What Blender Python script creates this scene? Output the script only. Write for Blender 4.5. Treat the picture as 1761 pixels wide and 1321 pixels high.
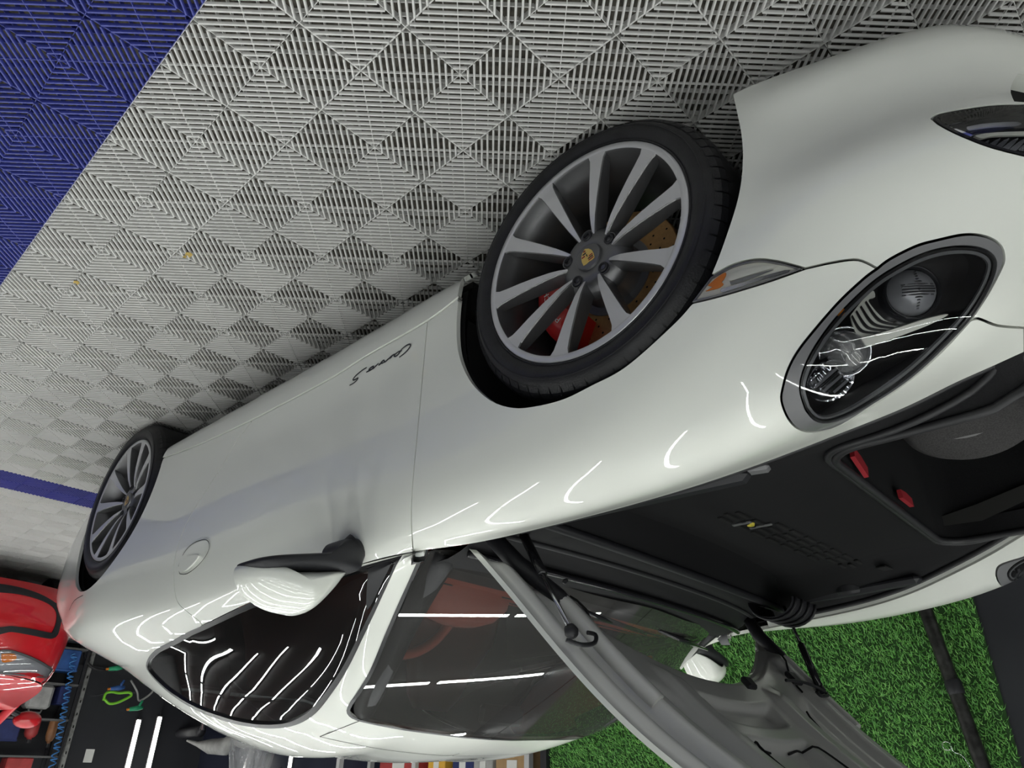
import bpy, bmesh, math, random
import numpy as np
from mathutils import Vector, Matrix
from mathutils.geometry import delaunay_2d_cdt
random.seed(7); rng = np.random.default_rng(7)
for o in list(bpy.data.objects): bpy.data.objects.remove(o)
scene = bpy.context.scene
COL = scene.collection

# ---------------------------------------------------------------- camera
# world frame: x = forwards along the white car, y = to its left, z = up,
# origin on the floor under the middle of its front axle (metres)
W, H, F = 1761.0, 1321.0, 1216.08
CC = np.array([0.709284, 1.835727, 1.317667])
RC = np.array([[0.7359531, -0.6768374, -0.0162497], [-0.3134581, -0.3619135, 0.8779309], [-0.6000975, -0.6410224, -0.4785116]])     # camera (x right, y down, z forward) <- world; the phone was held upside down
cam = bpy.data.cameras.new('camera'); camo = bpy.data.objects.new('camera', cam); COL.objects.link(camo)
cam.sensor_width = 36.0; cam.sensor_fit = 'HORIZONTAL'; cam.lens = 36.0*F/W
cam.clip_start = 0.02
_m = (RC.T @ np.diag([1, -1, -1])).tolist()
camo.matrix_world = Matrix(((*_m[0], CC[0]), (*_m[1], CC[1]), (*_m[2], CC[2]), (0, 0, 0, 1)))
scene.camera = camo

# ---------------------------------------------------------------- world, exposure
wd = bpy.data.worlds.new('world'); scene.world = wd; wd.use_nodes = True
wd.node_tree.nodes['Background'].inputs[0].default_value = (0.55, 0.6, 0.7, 1)
wd.node_tree.nodes['Background'].inputs[1].default_value = 0.02
vs = scene.view_settings
vs.view_transform = 'Standard'; vs.look = 'None'; vs.gamma = 1.0; vs.use_curve_mapping = False
vs.exposure = -0.08
LED_POWER = 40.0          # emission strength of the ceiling tubes

# ---------------------------------------------------------------- pixel helpers
def prc(X):
    c = (np.asarray(X, float).reshape(-1, 3) - CC) @ RC.T
    return np.stack([F*c[:, 0]/c[:, 2] + W/2, F*c[:, 1]/c[:, 2] + H/2], 1)
def rayd(u, v): return RC.T @ np.array([(u-W/2)/F, (v-H/2)/F, 1.0])
def at_y(u, v, y): d = rayd(u, v); return CC + d*(y-CC[1])/d[1]
def at_z(u, v, z): d = rayd(u, v); return CC + d*(z-CC[2])/d[2]
def at_x(u, v, x): d = rayd(u, v); return CC + d*(x-CC[0])/d[0]

# ---------------------------------------------------------------- materials
MATS = {}
def mat(name, col=(.5, .5, .5), rough=.5, metal=0., coat=0., coat_rough=.03, spec=.5, trans=0., ior=1.45,
        emit=None, noise=None, bump=None, alpha=1.):
    """Principled material; noise=(scale, amount) varies the colour, bump=(scale, strength) the relief."""
    if name in MATS: return MATS[name]
    m = bpy.data.materials.new(name); m.use_nodes = True; nt = m.node_tree; b = nt.nodes['Principled BSDF']
    b.inputs['Base Color'].default_value = (*col, 1); b.inputs['Roughness'].default_value = rough
    b.inputs['Metallic'].default_value = metal; b.inputs['Coat Weight'].default_value = coat
    b.inputs['Coat Roughness'].default_value = coat_rough; b.inputs['Specular IOR Level'].default_value = spec
    b.inputs['Transmission Weight'].default_value = trans; b.inputs['IOR'].default_value = ior
    b.inputs['Alpha'].default_value = alpha
    if emit: b.inputs['Emission Color'].default_value = (*emit[0], 1); b.inputs['Emission Strength'].default_value = emit[1]
    if noise or bump:
        tc = nt.nodes.new('ShaderNodeTexCoord')
    if noise:
        n = nt.nodes.new('ShaderNodeTexNoise'); n.inputs['Scale'].default_value = noise[0]; n.inputs['Detail'].default_value = 5
        nt.links.new(tc.outputs['Object'], n.inputs['Vector'])
        r = nt.nodes.new('ShaderNodeMapRange'); r.inputs['From Min'].default_value = .3; r.inputs['From Max'].default_value = .7
        r.inputs['To Min'].default_value = 1-noise[1]; r.inputs['To Max'].default_value = 1+noise[1]
        nt.links.new(n.outputs['Fac'], r.inputs['Value'])
        x = nt.nodes.new('ShaderNodeVectorMath'); x.operation = 'SCALE'; x.inputs[0].default_value = col
        nt.links.new(r.outputs['Result'], x.inputs['Scale']); nt.links.new(x.outputs['Vector'], b.inputs['Base Color'])
    if bump:
        n2 = nt.nodes.new('ShaderNodeTexNoise'); n2.inputs['Scale'].default_value = bump[0]; n2.inputs['Detail'].default_value = 3
        nt.links.new(tc.outputs['Object'], n2.inputs['Vector'])
        bp = nt.nodes.new('ShaderNodeBump'); bp.inputs['Strength'].default_value = bump[1]; bp.inputs['Distance'].default_value = .002
        nt.links.new(n2.outputs['Fac'], bp.inputs['Height']); nt.links.new(bp.outputs['Normal'], b.inputs['Normal'])
    MATS[name] = m; return m
def glass_mat(name, tint, refl=1.0, ior=1.7, dust_haze=0.):
    """thin window pane: fresnel mirror over a tinted see-through sheet"""
    m = bpy.data.materials.new(name); m.use_nodes = True; nt = m.node_tree
    for n in list(nt.nodes): nt.nodes.remove(n)
    out = nt.nodes.new('ShaderNodeOutputMaterial'); mx = nt.nodes.new('ShaderNodeMixShader')
    tr = nt.nodes.new('ShaderNodeBsdfTransparent'); tr.inputs[0].default_value = (*tint, 1)
    gl = nt.nodes.new('ShaderNodeBsdfGlossy'); gl.inputs['Roughness'].default_value = .01; gl.inputs['Color'].default_value = (refl, refl, refl, 1)
    fr = nt.nodes.new('ShaderNodeFresnel'); fr.inputs['IOR'].default_value = ior
    src = tr.outputs[0]
    if dust_haze:      # dust film plus the pane's hazy reflections, put in as pale diffuse colour
        di = nt.nodes.new('ShaderNodeBsdfDiffuse'); di.inputs[0].default_value = (.75, .73, .70, 1); md = nt.nodes.new('ShaderNodeMixShader'); md.inputs[0].default_value = dust_haze
        nt.links.new(tr.outputs[0], md.inputs[1]); nt.links.new(di.outputs[0], md.inputs[2]); src = md.outputs[0]
    nt.links.new(fr.outputs[0], mx.inputs[0]); nt.links.new(src, mx.inputs[1]); nt.links.new(gl.outputs[0], mx.inputs[2])
    nt.links.new(mx.outputs[0], out.inputs[0]); MATS[name] = m; return m

mat('paint_white', (.74, .755, .70), .32, coat=1.0, coat_rough=.015)
mat('paint_white_shaded', (.30, .30, .29), .3, coat=.6, coat_rough=.08)  # darker copy of the white paint, with the underside's shade in its colour
mat('paint_red', (.56, .012, .02), .3, coat=1.0, coat_rough=.02)
mat('black_gloss', (.012, .012, .014), .12)
mat('black_plastic', (.013, .013, .016), .5, bump=(900, .15))
mat('black_matte', (.007, .007, .008), .65, spec=.25, bump=(900, .2))
mat('lamp_flute', (.34, .34, .36), .3, metal=.3)
mat('black_trim', (.02, .02, .022), .3)
mat('black_void', (.003, .003, .003), .9)
mat('rubber', (.012, .012, .014), .42, bump=(250, .25), noise=(30, .3))
mat('seal_rubber', (.02, .02, .022), .5)
mat('carpet_black', (.012, .012, .013), .9, spec=.25, bump=(1500, .6), noise=(600, .35))
mat('carpet_grey', (.06, .058, .058), .9, spec=.2, bump=(900, .6), noise=(300, .3))
mat('alloy_dark', (.17, .17, .175), .33, metal=.75)
mat('alloy_machined', (.62, .62, .64), .32, metal=.55, bump=(400, .05))
mat('steel', (.55, .55, .57), .25, metal=1.0)
mat('chrome', (.8, .8, .82), .06, metal=1.0)
mat('disc_gold', (.50, .29, .12), .38, metal=.75, noise=(60, .15))
mat('disc_bell', (.22, .22, .23), .45, metal=.8)
mat('caliper_red', (.55, .012, .012), .3, coat=.5)
mat('white_print', (.75, .75, .72), .5)
mat('black_print', (.01, .012, .018), .35)
mat('gold', (.75, .55, .18), .3, metal=.7)
mat('crest_red', (.22, .02, .025), .4)
mat('leather_red', (.42, .085, .05), .5, bump=(300, .2))
mat('leather_dark', (.02, .02, .022), .5, bump=(300, .2))
mat('headliner', (.12, .12, .125), .9)
mat('lamp_grey', (.16, .16, .165), .3, coat=.7)
mat('lamp_white', (.66, .66, .60), .35)
mat('lamp_black', (.012, .011, .011), .25)
mat('amber', (.7, .22, .03), .25)
glass_mat('glass_front', (.60, .62, .62), dust_haze=.04); glass_mat('glass_side', (.16, .18, .20), dust_haze=.012); glass_mat('glass_lamp', (.93, .94, .95), ior=1.5); glass_mat('glass_marker', (.96, .96, .96), ior=1.22)
mat('glass_solid', (.95, .96, .96), .03, trans=.85)
mat('red_cloth', (.30, .012, .02), .7)

# ---------------------------------------------------------------- object helpers
def mesh_obj(name, verts, faces, material=None, parent=None, smooth=False, normals=None, nonshare=None, mats=None, midx=None):
    me = bpy.data.meshes.new(name)
    verts = np.asarray(verts, float); me.from_pydata(verts.tolist(), [], [list(map(int, f)) for f in faces]); me.update()
    for mm in ([material] if mats is None else mats):
        if mm is not None: me.materials.append(MATS[mm] if isinstance(mm, str) else mm)
    if midx is not None: me.polygons.foreach_set('material_index', np.asarray(midx, np.int32))
    if smooth or normals is not None: me.polygons.foreach_set('use_smooth', np.ones(len(me.polygons), bool))
    if normals is not None: me.normals_split_custom_set_from_vertices(np.asarray(normals, float).tolist())
    o = bpy.data.objects.new(name, me); COL.objects.link(o)
    if parent is not None: put(o, parent)
    return o
def put(o, parent):
    """parent o while keeping it where it is (every part is modelled in world coordinates)"""
    o.parent = parent; o.matrix_parent_inverse = world_of(parent).inverted()
def world_of(o):
    M = o.matrix_basis.copy()
    if o.parent is not None: M = world_of(o.parent) @ o.matrix_parent_inverse @ M
    return M
def tag(o, label=None, cat=None, group=None, kind=None):
    if label: o['label'] = label
    if cat: o['category'] = cat
    if group: o['group'] = group
    if kind: o['kind'] = kind
    return o
def thing(name, loc, label, cat, group=None):
    o = bpy.data.objects.new(name, None); COL.objects.link(o); o.location = loc; o.empty_display_size = .1
    return tag(o, label, cat, group)
class MB:
    """collects simple shapes into one mesh"""
    def __init__(s): s.v = []; s.f = []; s.sm = []
    def add(s, v, f):
        n = len(s.v); s.v += [tuple(map(float, p)) for p in v]; s.f += [tuple(int(i)+n for i in q) for q in f]; return s
    def box(s, c, d, R=None, bev=0.):
        x, y, z = [q/2 for q in d]
        if bev > 0:
            b = min(bev, .49*min(d)); v = []
            for sx in (-1, 1):
                for sy in (-1, 1):
                    for sz in (-1, 1):
                        v += [(sx*(x-b), sy*(y-b), sz*z), (sx*(x-b), sy*y, sz*(z-b)), (sx*x, sy*(y-b), sz*(z-b))]
            import itertools
            bm = bmesh.new(); bv = [bm.verts.new(p) for p in v]; bmesh.ops.convex_hull(bm, input=bv); bm.verts.index_update()
            v = [p.co[:] for p in bm.verts]; f = [[q.index for q in p.verts] for p in bm.faces]; bm.free()
        else:
            v = [(a*x, b*y, c_*z) for a in (-1, 1) for b in (-1, 1) for c_ in (-1, 1)]
            f = [(0, 1, 3, 2), (4, 6, 7, 5), (0, 4, 5, 1), (2, 3, 7, 6), (0, 2, 6, 4), (1, 5, 7, 3)]
        v = np.array(v)
        if R is not None: v = v @ np.array(R).T
        return s.add(v + np.array(c), f)
    def tube(s, pts, r, n=10, caps=True, closed=False):
        pts = np.array(pts, float); m = len(pts); r = np.broadcast_to(np.asarray(r, float), (m,))
        T = np.gradient(pts, axis=0) if not closed else np.roll(pts, -1, 0)-np.roll(pts, 1, 0)
        T /= np.linalg.norm(T, axis=1)[:, None]+1e-12
        up = np.array([0, 0, 1.]) if abs(T[0][2]) < .9 else np.array([1., 0, 0])
        N = np.cross(T[0], up); N /= np.linalg.norm(N); V = []
        for i in range(m):
            N = N - T[i]*(N@T[i]); N /= np.linalg.norm(N)+1e-12; B = np.cross(T[i], N)
            for k in range(n):
                a = 2*math.pi*k/n; V.append(pts[i] + r[i]*(math.cos(a)*N + math.sin(a)*B))
        f = []
        for i in range(m if closed else m-1):
            j = (i+1) % m
            for k in range(n): f.append((i*n+k, i*n+(k+1) % n, j*n+(k+1) % n, j*n+k))
        if caps and not closed: f += [tuple(range(n))[::-1], tuple(range((m-1)*n, m*n))]
        return s.add(V, f)
    def lathe(s, prof, o, ax, n=48, a0=0., a1=2*math.pi, ref=None):
        """prof: (radius, along-axis) pairs"""
        ax = np.array(ax, float); ax /= np.linalg.norm(ax)
        e1 = np.array(ref if ref is not None else ((1, 0, 0) if abs(ax[0]) < .9 else (0, 0, 1)), float); e1 -= ax*(e1@ax); e1 /= np.linalg.norm(e1); e2 = np.cross(ax, e1)
        full = abs(a1-a0-2*math.pi) < 1e-6; k = n if full else n+1; V = []; m = len(prof)
        for i in range(k):
            a = a0+(a1-a0)*i/n
            for (r, h) in prof: V.append(np.array(o)+ax*h+r*(math.cos(a)*e1+math.sin(a)*e2))
        f = []
        for i in range(n):
            j = (i+1) % k
            for q in range(m-1): f.append((i*m+q, j*m+q, j*m+q+1, i*m+q+1))
        return s.add(V, f)
    def prism(s, poly, e1, e2, o, d):
        """flat outline poly (2D) in plane o+e1*a+e2*b, pushed by vector d"""
        e1 = np.array(e1, float); e2 = np.array(e2, float); d = np.array(d, float); n = len(poly)
        A = [np.array(o)+e1*a+e2*b for a, b in poly]; V = A+[p+d for p in A]
        return s.add(V, [tuple(range(n))[::-1], tuple(range(n, 2*n))]+[(i, (i+1) % n, n+(i+1) % n, n+i) for i in range(n)])
    def build(s, name, material, parent=None, smooth=False, auto=None):
        o = mesh_obj(name, s.v, s.f, material, parent, smooth)
        bm = bmesh.new(); bm.from_mesh(o.data); bmesh.ops.recalc_face_normals(bm, faces=bm.faces); bm.to_mesh(o.data); bm.free()
        if auto is not None:
            o.data.polygons.foreach_set('use_smooth', np.ones(len(o.data.polygons), bool)); o.data.set_sharp_from_angle(angle=math.radians(auto))
        return o

# ---------------------------------------------------------------- smooth surfaces from rails
def spl(kn, x):
    """weights (len(x), len(kn)) of the natural cubic spline through kn"""
    kn = np.asarray(kn, float); x = np.clip(np.asarray(x, float), kn[0]-.3, kn[-1]+.3); n = len(kn); h = np.diff(kn)
    A = np.zeros((n, n)); B = np.zeros((n, n)); A[0, 0] = A[-1, -1] = 1
    for i in range(1, n-1):
        A[i, i-1] = h[i-1]; A[i, i] = 2*(h[i-1]+h[i]); A[i, i+1] = h[i]
        B[i, i-1] = 6/h[i-1]; B[i, i] = -6/h[i-1]-6/h[i]; B[i, i+1] = 6/h[i]
    M2 = np.linalg.solve(A, B); i = np.clip(np.searchsorted(kn, x)-1, 0, n-2); a = (kn[i+1]-x)/h[i]; b = 1-a
    Wt = np.zeros((len(x), n)); r = np.arange(len(x)); Wt[r, i] += a; Wt[r, i+1] += b
    Wt += ((a**3-a)*h[i]**2/6)[:, None]*M2[i] + ((b**3-b)*h[i]**2/6)[:, None]*M2[i+1]
    return Wt
class Rail:
    def __init__(s, pts, mirror_lo=False, mirror_hi=False):
        p = sorted(pts); a = np.array(p, float)
        if mirror_hi: q = a[-4:-1][::-1].copy(); q[:, 0] = 2*a[-1, 0]-q[:, 0]; q[:, 2] *= -1; a = np.vstack([a, q])
        if mirror_lo: q = a[1:4][::-1].copy(); q[:, 0] = 2*a[0, 0]-q[:, 0]; q[:, 2] *= -1; a = np.vstack([q, a])
        s.k = a[:, 0]; s.p = a[:, 1:]
    def __call__(s, x): return spl(s.k, x) @ s.p
class Surf:
    def __init__(s, rails, tk, srange, trange, ns, nt, flip=False, mirror_t_hi=False):
        s.rails = rails; s.tk = list(tk); s.mt = mirror_t_hi
        if mirror_t_hi: s.tk2 = s.tk+[2*s.tk[-1]-t for t in s.tk[-4:-1][::-1]]
        else: s.tk2 = s.tk
        s.flip = flip; s.srange = srange; s.trange = trange
        S = np.linspace(*srange, ns); T = np.linspace(*trange, nt); A, B = np.meshgrid(S, T, indexing='ij')
        s.gs = A; s.gt = B; s.gp = s.ev(A.ravel(), B.ravel()).reshape(ns, nt, 3)
    def ev(s, S, T):
        S = np.asarray(S, float).ravel(); T = np.asarray(T, float).ravel()
        us, inv = np.unique(np.round(S, 7), return_inverse=True)
        P = np.stack([r(us) for r in s.rails], 1)      # (n, J, 3)
        if s.mt: q = P[:, -4:-1][:, ::-1].copy(); q[..., 1] *= -1; P = np.concatenate([P, q], 1)
        return np.einsum('nj,njk->nk', spl(s.tk2, T), P[inv])
    def nrm(s, S, T, e=1e-3):
        a = s.ev(np.asarray(S)+e, T)-s.ev(np.asarray(S)-e, T); b = s.ev(S, np.asarray(T)+e)-s.ev(S, np.asarray(T)-e)
        n = np.cross(a, b); n /= np.linalg.norm(n, axis=1)[:, None]+1e-12
        return -n if s.flip else n
    def inv(s, q, proj, near=True):
        """(s,t) where the projection proj(points)->2D of the surface hits each 2D point q"""
        ns, nt = s.gs.shape; Q = proj(s.gp.reshape(-1, 3)).reshape(ns, nt, 2)
        dist = np.linalg.norm(s.gp-CC, axis=2); out = []
        N = s.nrm(s.gs.ravel(), s.gt.ravel()).reshape(ns, nt, 3)
        tri = []
        for (a, b, c) in (((0, 0), (1, 0), (1, 1)), ((0, 0), (1, 1), (0, 1))):
            sl = [(slice(i, ns-1+i), slice(j, nt-1+j)) for i, j in (a, b, c)]
            tri.append([(Q[x].reshape(-1, 2), s.gs[x].ravel(), s.gt[x].ravel(), dist[x].ravel(), N[x].reshape(-1, 3), s.gp[x].reshape(-1, 3)) for x in sl])
        for (u, v) in q:
            best = None
            for A, B, C in tri:
                a, b, c = A[0], B[0], C[0]; d = (b[:, 0]-a[:, 0])*(c[:, 1]-a[:, 1])-(c[:, 0]-a[:, 0])*(b[:, 1]-a[:, 1])
                d = np.where(abs(d) < 1e-12, 1e-12, d)
                w1 = ((u-a[:, 0])*(c[:, 1]-a[:, 1])-(c[:, 0]-a[:, 0])*(v-a[:, 1]))/d
                w2 = ((b[:, 0]-a[:, 0])*(v-a[:, 1])-(u-a[:, 0])*(b[:, 1]-a[:, 1]))/d
                ok = np.where((w1 >= -1e-6) & (w2 >= -1e-6) & (w1+w2 <= 1+1e-6))[0]
                for i in ok:
                    front = 1 if (A[4][i] @ (CC-A[5][i])) > 0 else 0
                    key = (-front, A[3][i]) if near else (0, A[3][i])
                    if best is None or key < best[0]:
                        x1, x2 = w1[i], w2[i]; x0 = 1-x1-x2
                        best = (key, (x0*A[1][i]+x1*B[1][i]+x2*C[1][i], x0*A[2][i]+x1*B[2][i]+x2*C[2][i]))
            if best is None:      # outside: nearest grid point
                k = np.argmin(((Q-np.array([u, v]))**2).sum(2)+0*dist); i, j = divmod(k, nt); best = (0, (s.gs[i, j], s.gt[i, j]))
            out.append(best[1])
        return np.array(out)
    def px(s, pts, step=8.): return s.inv(densify(pts, step), prc)
    def xz(s, pts, step=.02): return s.inv(densify(pts, step), lambda p: p[:, [0, 2]])
def densify(pts, step, closed=False):
    """Catmull-Rom through the points, sampled about every step"""
    p = np.asarray(pts, float); n = len(p)
    if n == 2:
        k = max(2, int(np.linalg.norm(p[1]-p[0])/step)+1); return np.linspace(p[0], p[1], k)
    out = []
    for i in range(n if closed else n-1):
        a, b, c, d = (p[(i+k) % n] if closed else p[min(max(i+k, 0), n-1)] for k in (-1, 0, 1, 2))
        m = max(1, int(np.ceil(np.linalg.norm(c-b)/step)))
        for q in range(m):
            t = q/m; out.append(.5*((2*b)+(c-a)*t+(2*a-5*b+4*c-d)*t*t+(3*b-a-3*c+d)*t**3))
    if not closed: out.append(p[-1])
    return np.array(out)
def lin(a, b, n=10): return np.linspace(a, b, n)
def inpoly(P, poly):
    x, y = P[:, 0], P[:, 1]; c = np.zeros(len(P), bool); n = len(poly); j = n-1
    for i in range(n):
        xi, yi = poly[i]; xj, yj = poly[j]
        m = ((yi > y) != (yj > y)) & (x < (xj-xi)*(y-yi)/((yj-yi) if abs(yj-yi) > 1e-15 else 1e-15)+xi); c ^= m; j = i
    return c
def area(p): p = np.asarray(p); return .5*np.sum(p[:, 0]*np.roll(p[:, 1], -1)-np.roll(p[:, 0], -1)*p[:, 1])
def inset(poly, d):
    """move a closed 2D outline inwards by d (outwards when d<0)"""
    p = np.asarray(poly, float); keep = np.linalg.norm(p-np.roll(p, 1, 0), axis=1) > 1e-6; p = p[keep]
    sg = 1 if area(p) > 0 else -1
    e = np.roll(p, -1, 0)-p; e /= np.linalg.norm(e, axis=1)[:, None]; nn = np.stack([-e[:, 1], e[:, 0]], 1)*sg
    m = nn+np.roll(nn, 1, 0); L = np.linalg.norm(m, axis=1); m /= np.maximum(L, 1e-6)[:, None]
    k = np.clip(1/np.maximum((m*nn).sum(1), .4), 1, 2.2)
    return p+m*(d*k)[:, None]
def dist_to(P, poly):
    a = np.asarray(poly); b = np.roll(a, -1, 0); best = np.full(len(P), 1e9)
    for i in range(len(a)):
        ab = b[i]-a[i]; L = ab@ab+1e-15; t = np.clip(((P-a[i])@ab)/L, 0, 1); q = a[i]+t[:, None]*ab
        best = np.minimum(best, np.linalg.norm(P-q, axis=1))
    return best
def panel(name, surf, loop, material, parent, holes=(), gap=.0017, res=.03, lip=.012, off=0., mirror='L', lip_edges=True, hole_lip=None, offfn=None):
    """A sheet cut out of surf along the outline loop (s,t), with folded-in edges of depth lip.
    mirror: 'L' left side, 'R' right side, 'LR' both halves in one mesh (outline touches the centre line)."""
    loop = inset(loop, gap) if gap else np.asarray(loop, float)
    holes = [inset(h, -gap) if gap else np.asarray(h, float) for h in holes]
    lo, hi = loop.min(0), loop.max(0)
    gs = np.arange(lo[0]+res*.5, hi[0], res); gt = np.arange(lo[1]+res*.5, hi[1], res)
    G = np.stack(np.meshgrid(gs, gt, indexing='ij'), -1).reshape(-1, 2)
    ok = inpoly(G, loop) & (dist_to(G, loop) > res*.45)
    for h in holes: ok &= ~inpoly(G, h) & (dist_to(G, h) > res*.45)
    G = G[ok]; pts = np.vstack([loop, *holes, G]); edges = []; n = 0; rings = []
    for r in [loop, *holes]:
        m = len(r); edges += [(n+i, n+(i+1) % m) for i in range(m)]; rings.append((n, m)); n += m
    vc, ec, fc, ov, oe, of = delaunay_2d_cdt([Vector(p) for p in pts], edges, [], 0, 1e-7)
    V = np.array([v[:] for v in vc]); fc = np.array([f for f in fc if len(f) == 3])
    cen = V[fc].mean(1); ok = inpoly(cen, loop)
    for h in holes: ok &= ~inpoly(cen, h)
    fc = fc[ok]
    P = surf.ev(V[:, 0], V[:, 1]); N = surf.nrm(V[:, 0], V[:, 1])
    if off: P = P+N*off
    if offfn is not None: P, N = offfn(V, P, N, loop)
    # orientation
    t0 = P[fc]; fn = np.cross(t0[:, 1]-t0[:, 0], t0[:, 2]-t0[:, 0]); s_ = (fn*N[fc].mean(1)).sum(1)
    fc[s_ < 0] = fc[s_ < 0][:, ::-1]
    verts = [P]; nor = [N]; faces = [fc]; base = len(P)
    if lip:
        for ri, r in enumerate([loop, *holes]):
            d = lip if (ri == 0 or hole_lip is None) else hole_lip
            if not d: continue
            p = surf.ev(r[:, 0], r[:, 1]); nn = surf.nrm(r[:, 0], r[:, 1])
            if off: p = p+nn*off
            if offfn is not None: p, nn = offfn(r, p, nn, loop)
            m = len(r); tan = np.roll(p, -1, 0)-np.roll(p, 1, 0); side = np.cross(tan, nn); side /= np.linalg.norm(side, axis=1)[:, None]+1e-12
            pin = r + 0
            c = 1 if (area(r) > 0) == (ri == 0) else -1
            # outward direction in the sheet: sign by testing against the mean
            outw = side
            if ri == 0 and ((p-p.mean(0))*side).sum() < 0: outw = -side
            if ri > 0 and ((p-p.mean(0))*side).sum() > 0: outw = -side
            q0 = p; q1 = p-nn*d
            a = np.arange(m); b = (a+1) % m
            fr = np.stack([base+a, base+b, base+m+b, base+m+a], 1)
            f3 = np.cross(q0[b]-q0, q1-q0)
            fl = ((f3*outw).sum(1) < 0)
            fr[fl] = fr[fl][:, ::-1]
            verts += [q0, q1]; nor += [outw, outw]; faces.append(fr); base += 2*m
    allv = np.vstack(verts); alln = np.vstack(nor); af = [list(f) for F_ in faces for f in F_]
    if mirror in ('R', 'LR'):
        mv = allv*np.array([1, -1, 1]); mn = alln*np.array([1, -1, 1]); mf = [f[::-1] for f in af]
        if mirror == 'R': allv, alln, af = mv, mn, mf
        else:
            k = len(allv); allv = np.vstack([allv, mv]); alln = np.vstack([alln, mn]); af = af+[[i+k for i in f] for f in mf]
    return mesh_obj(name, allv, af, material, parent, normals=alln)
def ribbon(name, surf, st, width, material, parent, off=.0008, mirror=False):
    """thin strip lying on a surface along the curve st"""
    st = np.asarray(st); p = surf.ev(st[:, 0], st[:, 1]); n = surf.nrm(st[:, 0], st[:, 1]); t = np.gradient(p, axis=0); b = np.cross(n, t); b /= np.linalg.norm(b, axis=1)[:, None]+1e-12
    w = np.broadcast_to(np.asarray(width, float), (len(p),))[:, None]/2; m = len(p)
    V = np.vstack([p+n*off+b*w, p+n*off-b*w]); Fc = [(i, i+1, m+i+1, m+i) for i in range(m-1)]
    if mirror: V = V*np.array([1, -1, 1])
    return mesh_obj(name, V, Fc, material, parent)
# ================================================================ the room
TILE = .304; ROT = math.radians(.623); T0C = np.array([-.391, 1.472])      # tile size, grid turn, one tile centre
mat('tile_grey', (.64, .635, .62), .42, noise=(3, .05))
mat('tile_blue', (.048, .06, .30), .38, noise=(3, .08))
mat('tile_peg', (.33, .32, .28), .6)
mat('concrete', (.075, .068, .056), .85, noise=(70, .7), bump=(120, .6))
mat('wall_dark', (.030, .031, .036), .32, noise=(2, .15))
mat('wall_navy', (.022, .025, .045), .16, noise=(2, .15))
mat('ceiling_black', (.20, .20, .205), .7)
mat('led_white', (1, 1, 1), .5, emit=((.97, 1.0, .965), LED_POWER))
mat('led_wall', (1, 1, 1), .5, emit=((1.0, 1.0, .93), 9.0))
mat('led_housing', (.05, .05, .055), .4)

X0, X1, Y0, Y1, HC = -9.8, 4.6, -3.3, 6.0, 3.05
YG = -2.1                                                                     # face of the turf-clad wall
fl = MB(); fl.box(((X0+X1)/2, (Y0+Y1)/2, -.06), (X1-X0, Y1-Y0, .07)); floor = fl.build('floor', 'concrete'); tag(floor, kind='structure')
def wall(name, c, d, m): b = MB(); b.box(c, d); return tag(b.build(name, m), kind='structure')
wall('wall_back', (X0-.05, (Y0+Y1)/2, HC/2), (.1, Y1-Y0, HC), 'wall_dark')
wall('wall_front', (X1+.05, (Y0+Y1)/2, HC/2), (.1, Y1-Y0, HC), 'wall_dark')
wall('wall_left', ((X0+X1)/2, Y1+.05, HC/2), (X1-X0, .1, HC), 'wall_dark')
wall('wall_right', ((X0+X1)/2, Y0-.05, HC/2), (X1-X0, .1, HC), 'wall_navy')
wall('wall_partition', ((X1-2.62)/2, (YG+Y0)/2, HC/2), (X1+2.62, YG-Y0-.002, HC), 'wall_dark')
wall('ceiling', ((X0+X1)/2, (Y0+Y1)/2, HC+.05), (X1-X0, Y1-Y0, .1), 'ceiling_black')

# --- interlocking rib tiles
def rib_boxes(segs, w0, w1, z0, z1, rounded):
    """bars between 2D points; top width w1, foot width w0"""
    V = []; Fc = []
    for (a, b) in segs:
        a = np.array(a); b = np.array(b); t = b-a; L_ = np.linalg.norm(t)
        if L_ < 1e-4: continue
        n = np.array([-t[1], t[0]])/L_
        prof = [(-w0/2, z0), (-w0/2*.96, z1-.0022), (-w1/2, z1), (w1/2, z1), (w0/2*.96, z1-.0022), (w0/2, z0)] if rounded else [(-w0/2, z0), (-w1/2, z1), (w1/2, z1), (w0/2, z0)]
        k = len(prof); base = len(V)
        for e in (a, b):
            for (o, z) in prof: V.append((e[0]+n[0]*o, e[1]+n[1]*o, z))
        for i in range(k-1): Fc.append((base+i, base+i+1, base+k+i+1, base+k+i))
        Fc += [tuple(base+i for i in range(k))[::-1], tuple(base+k+i for i in range(k))] if rounded else []
    return V, Fc
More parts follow.
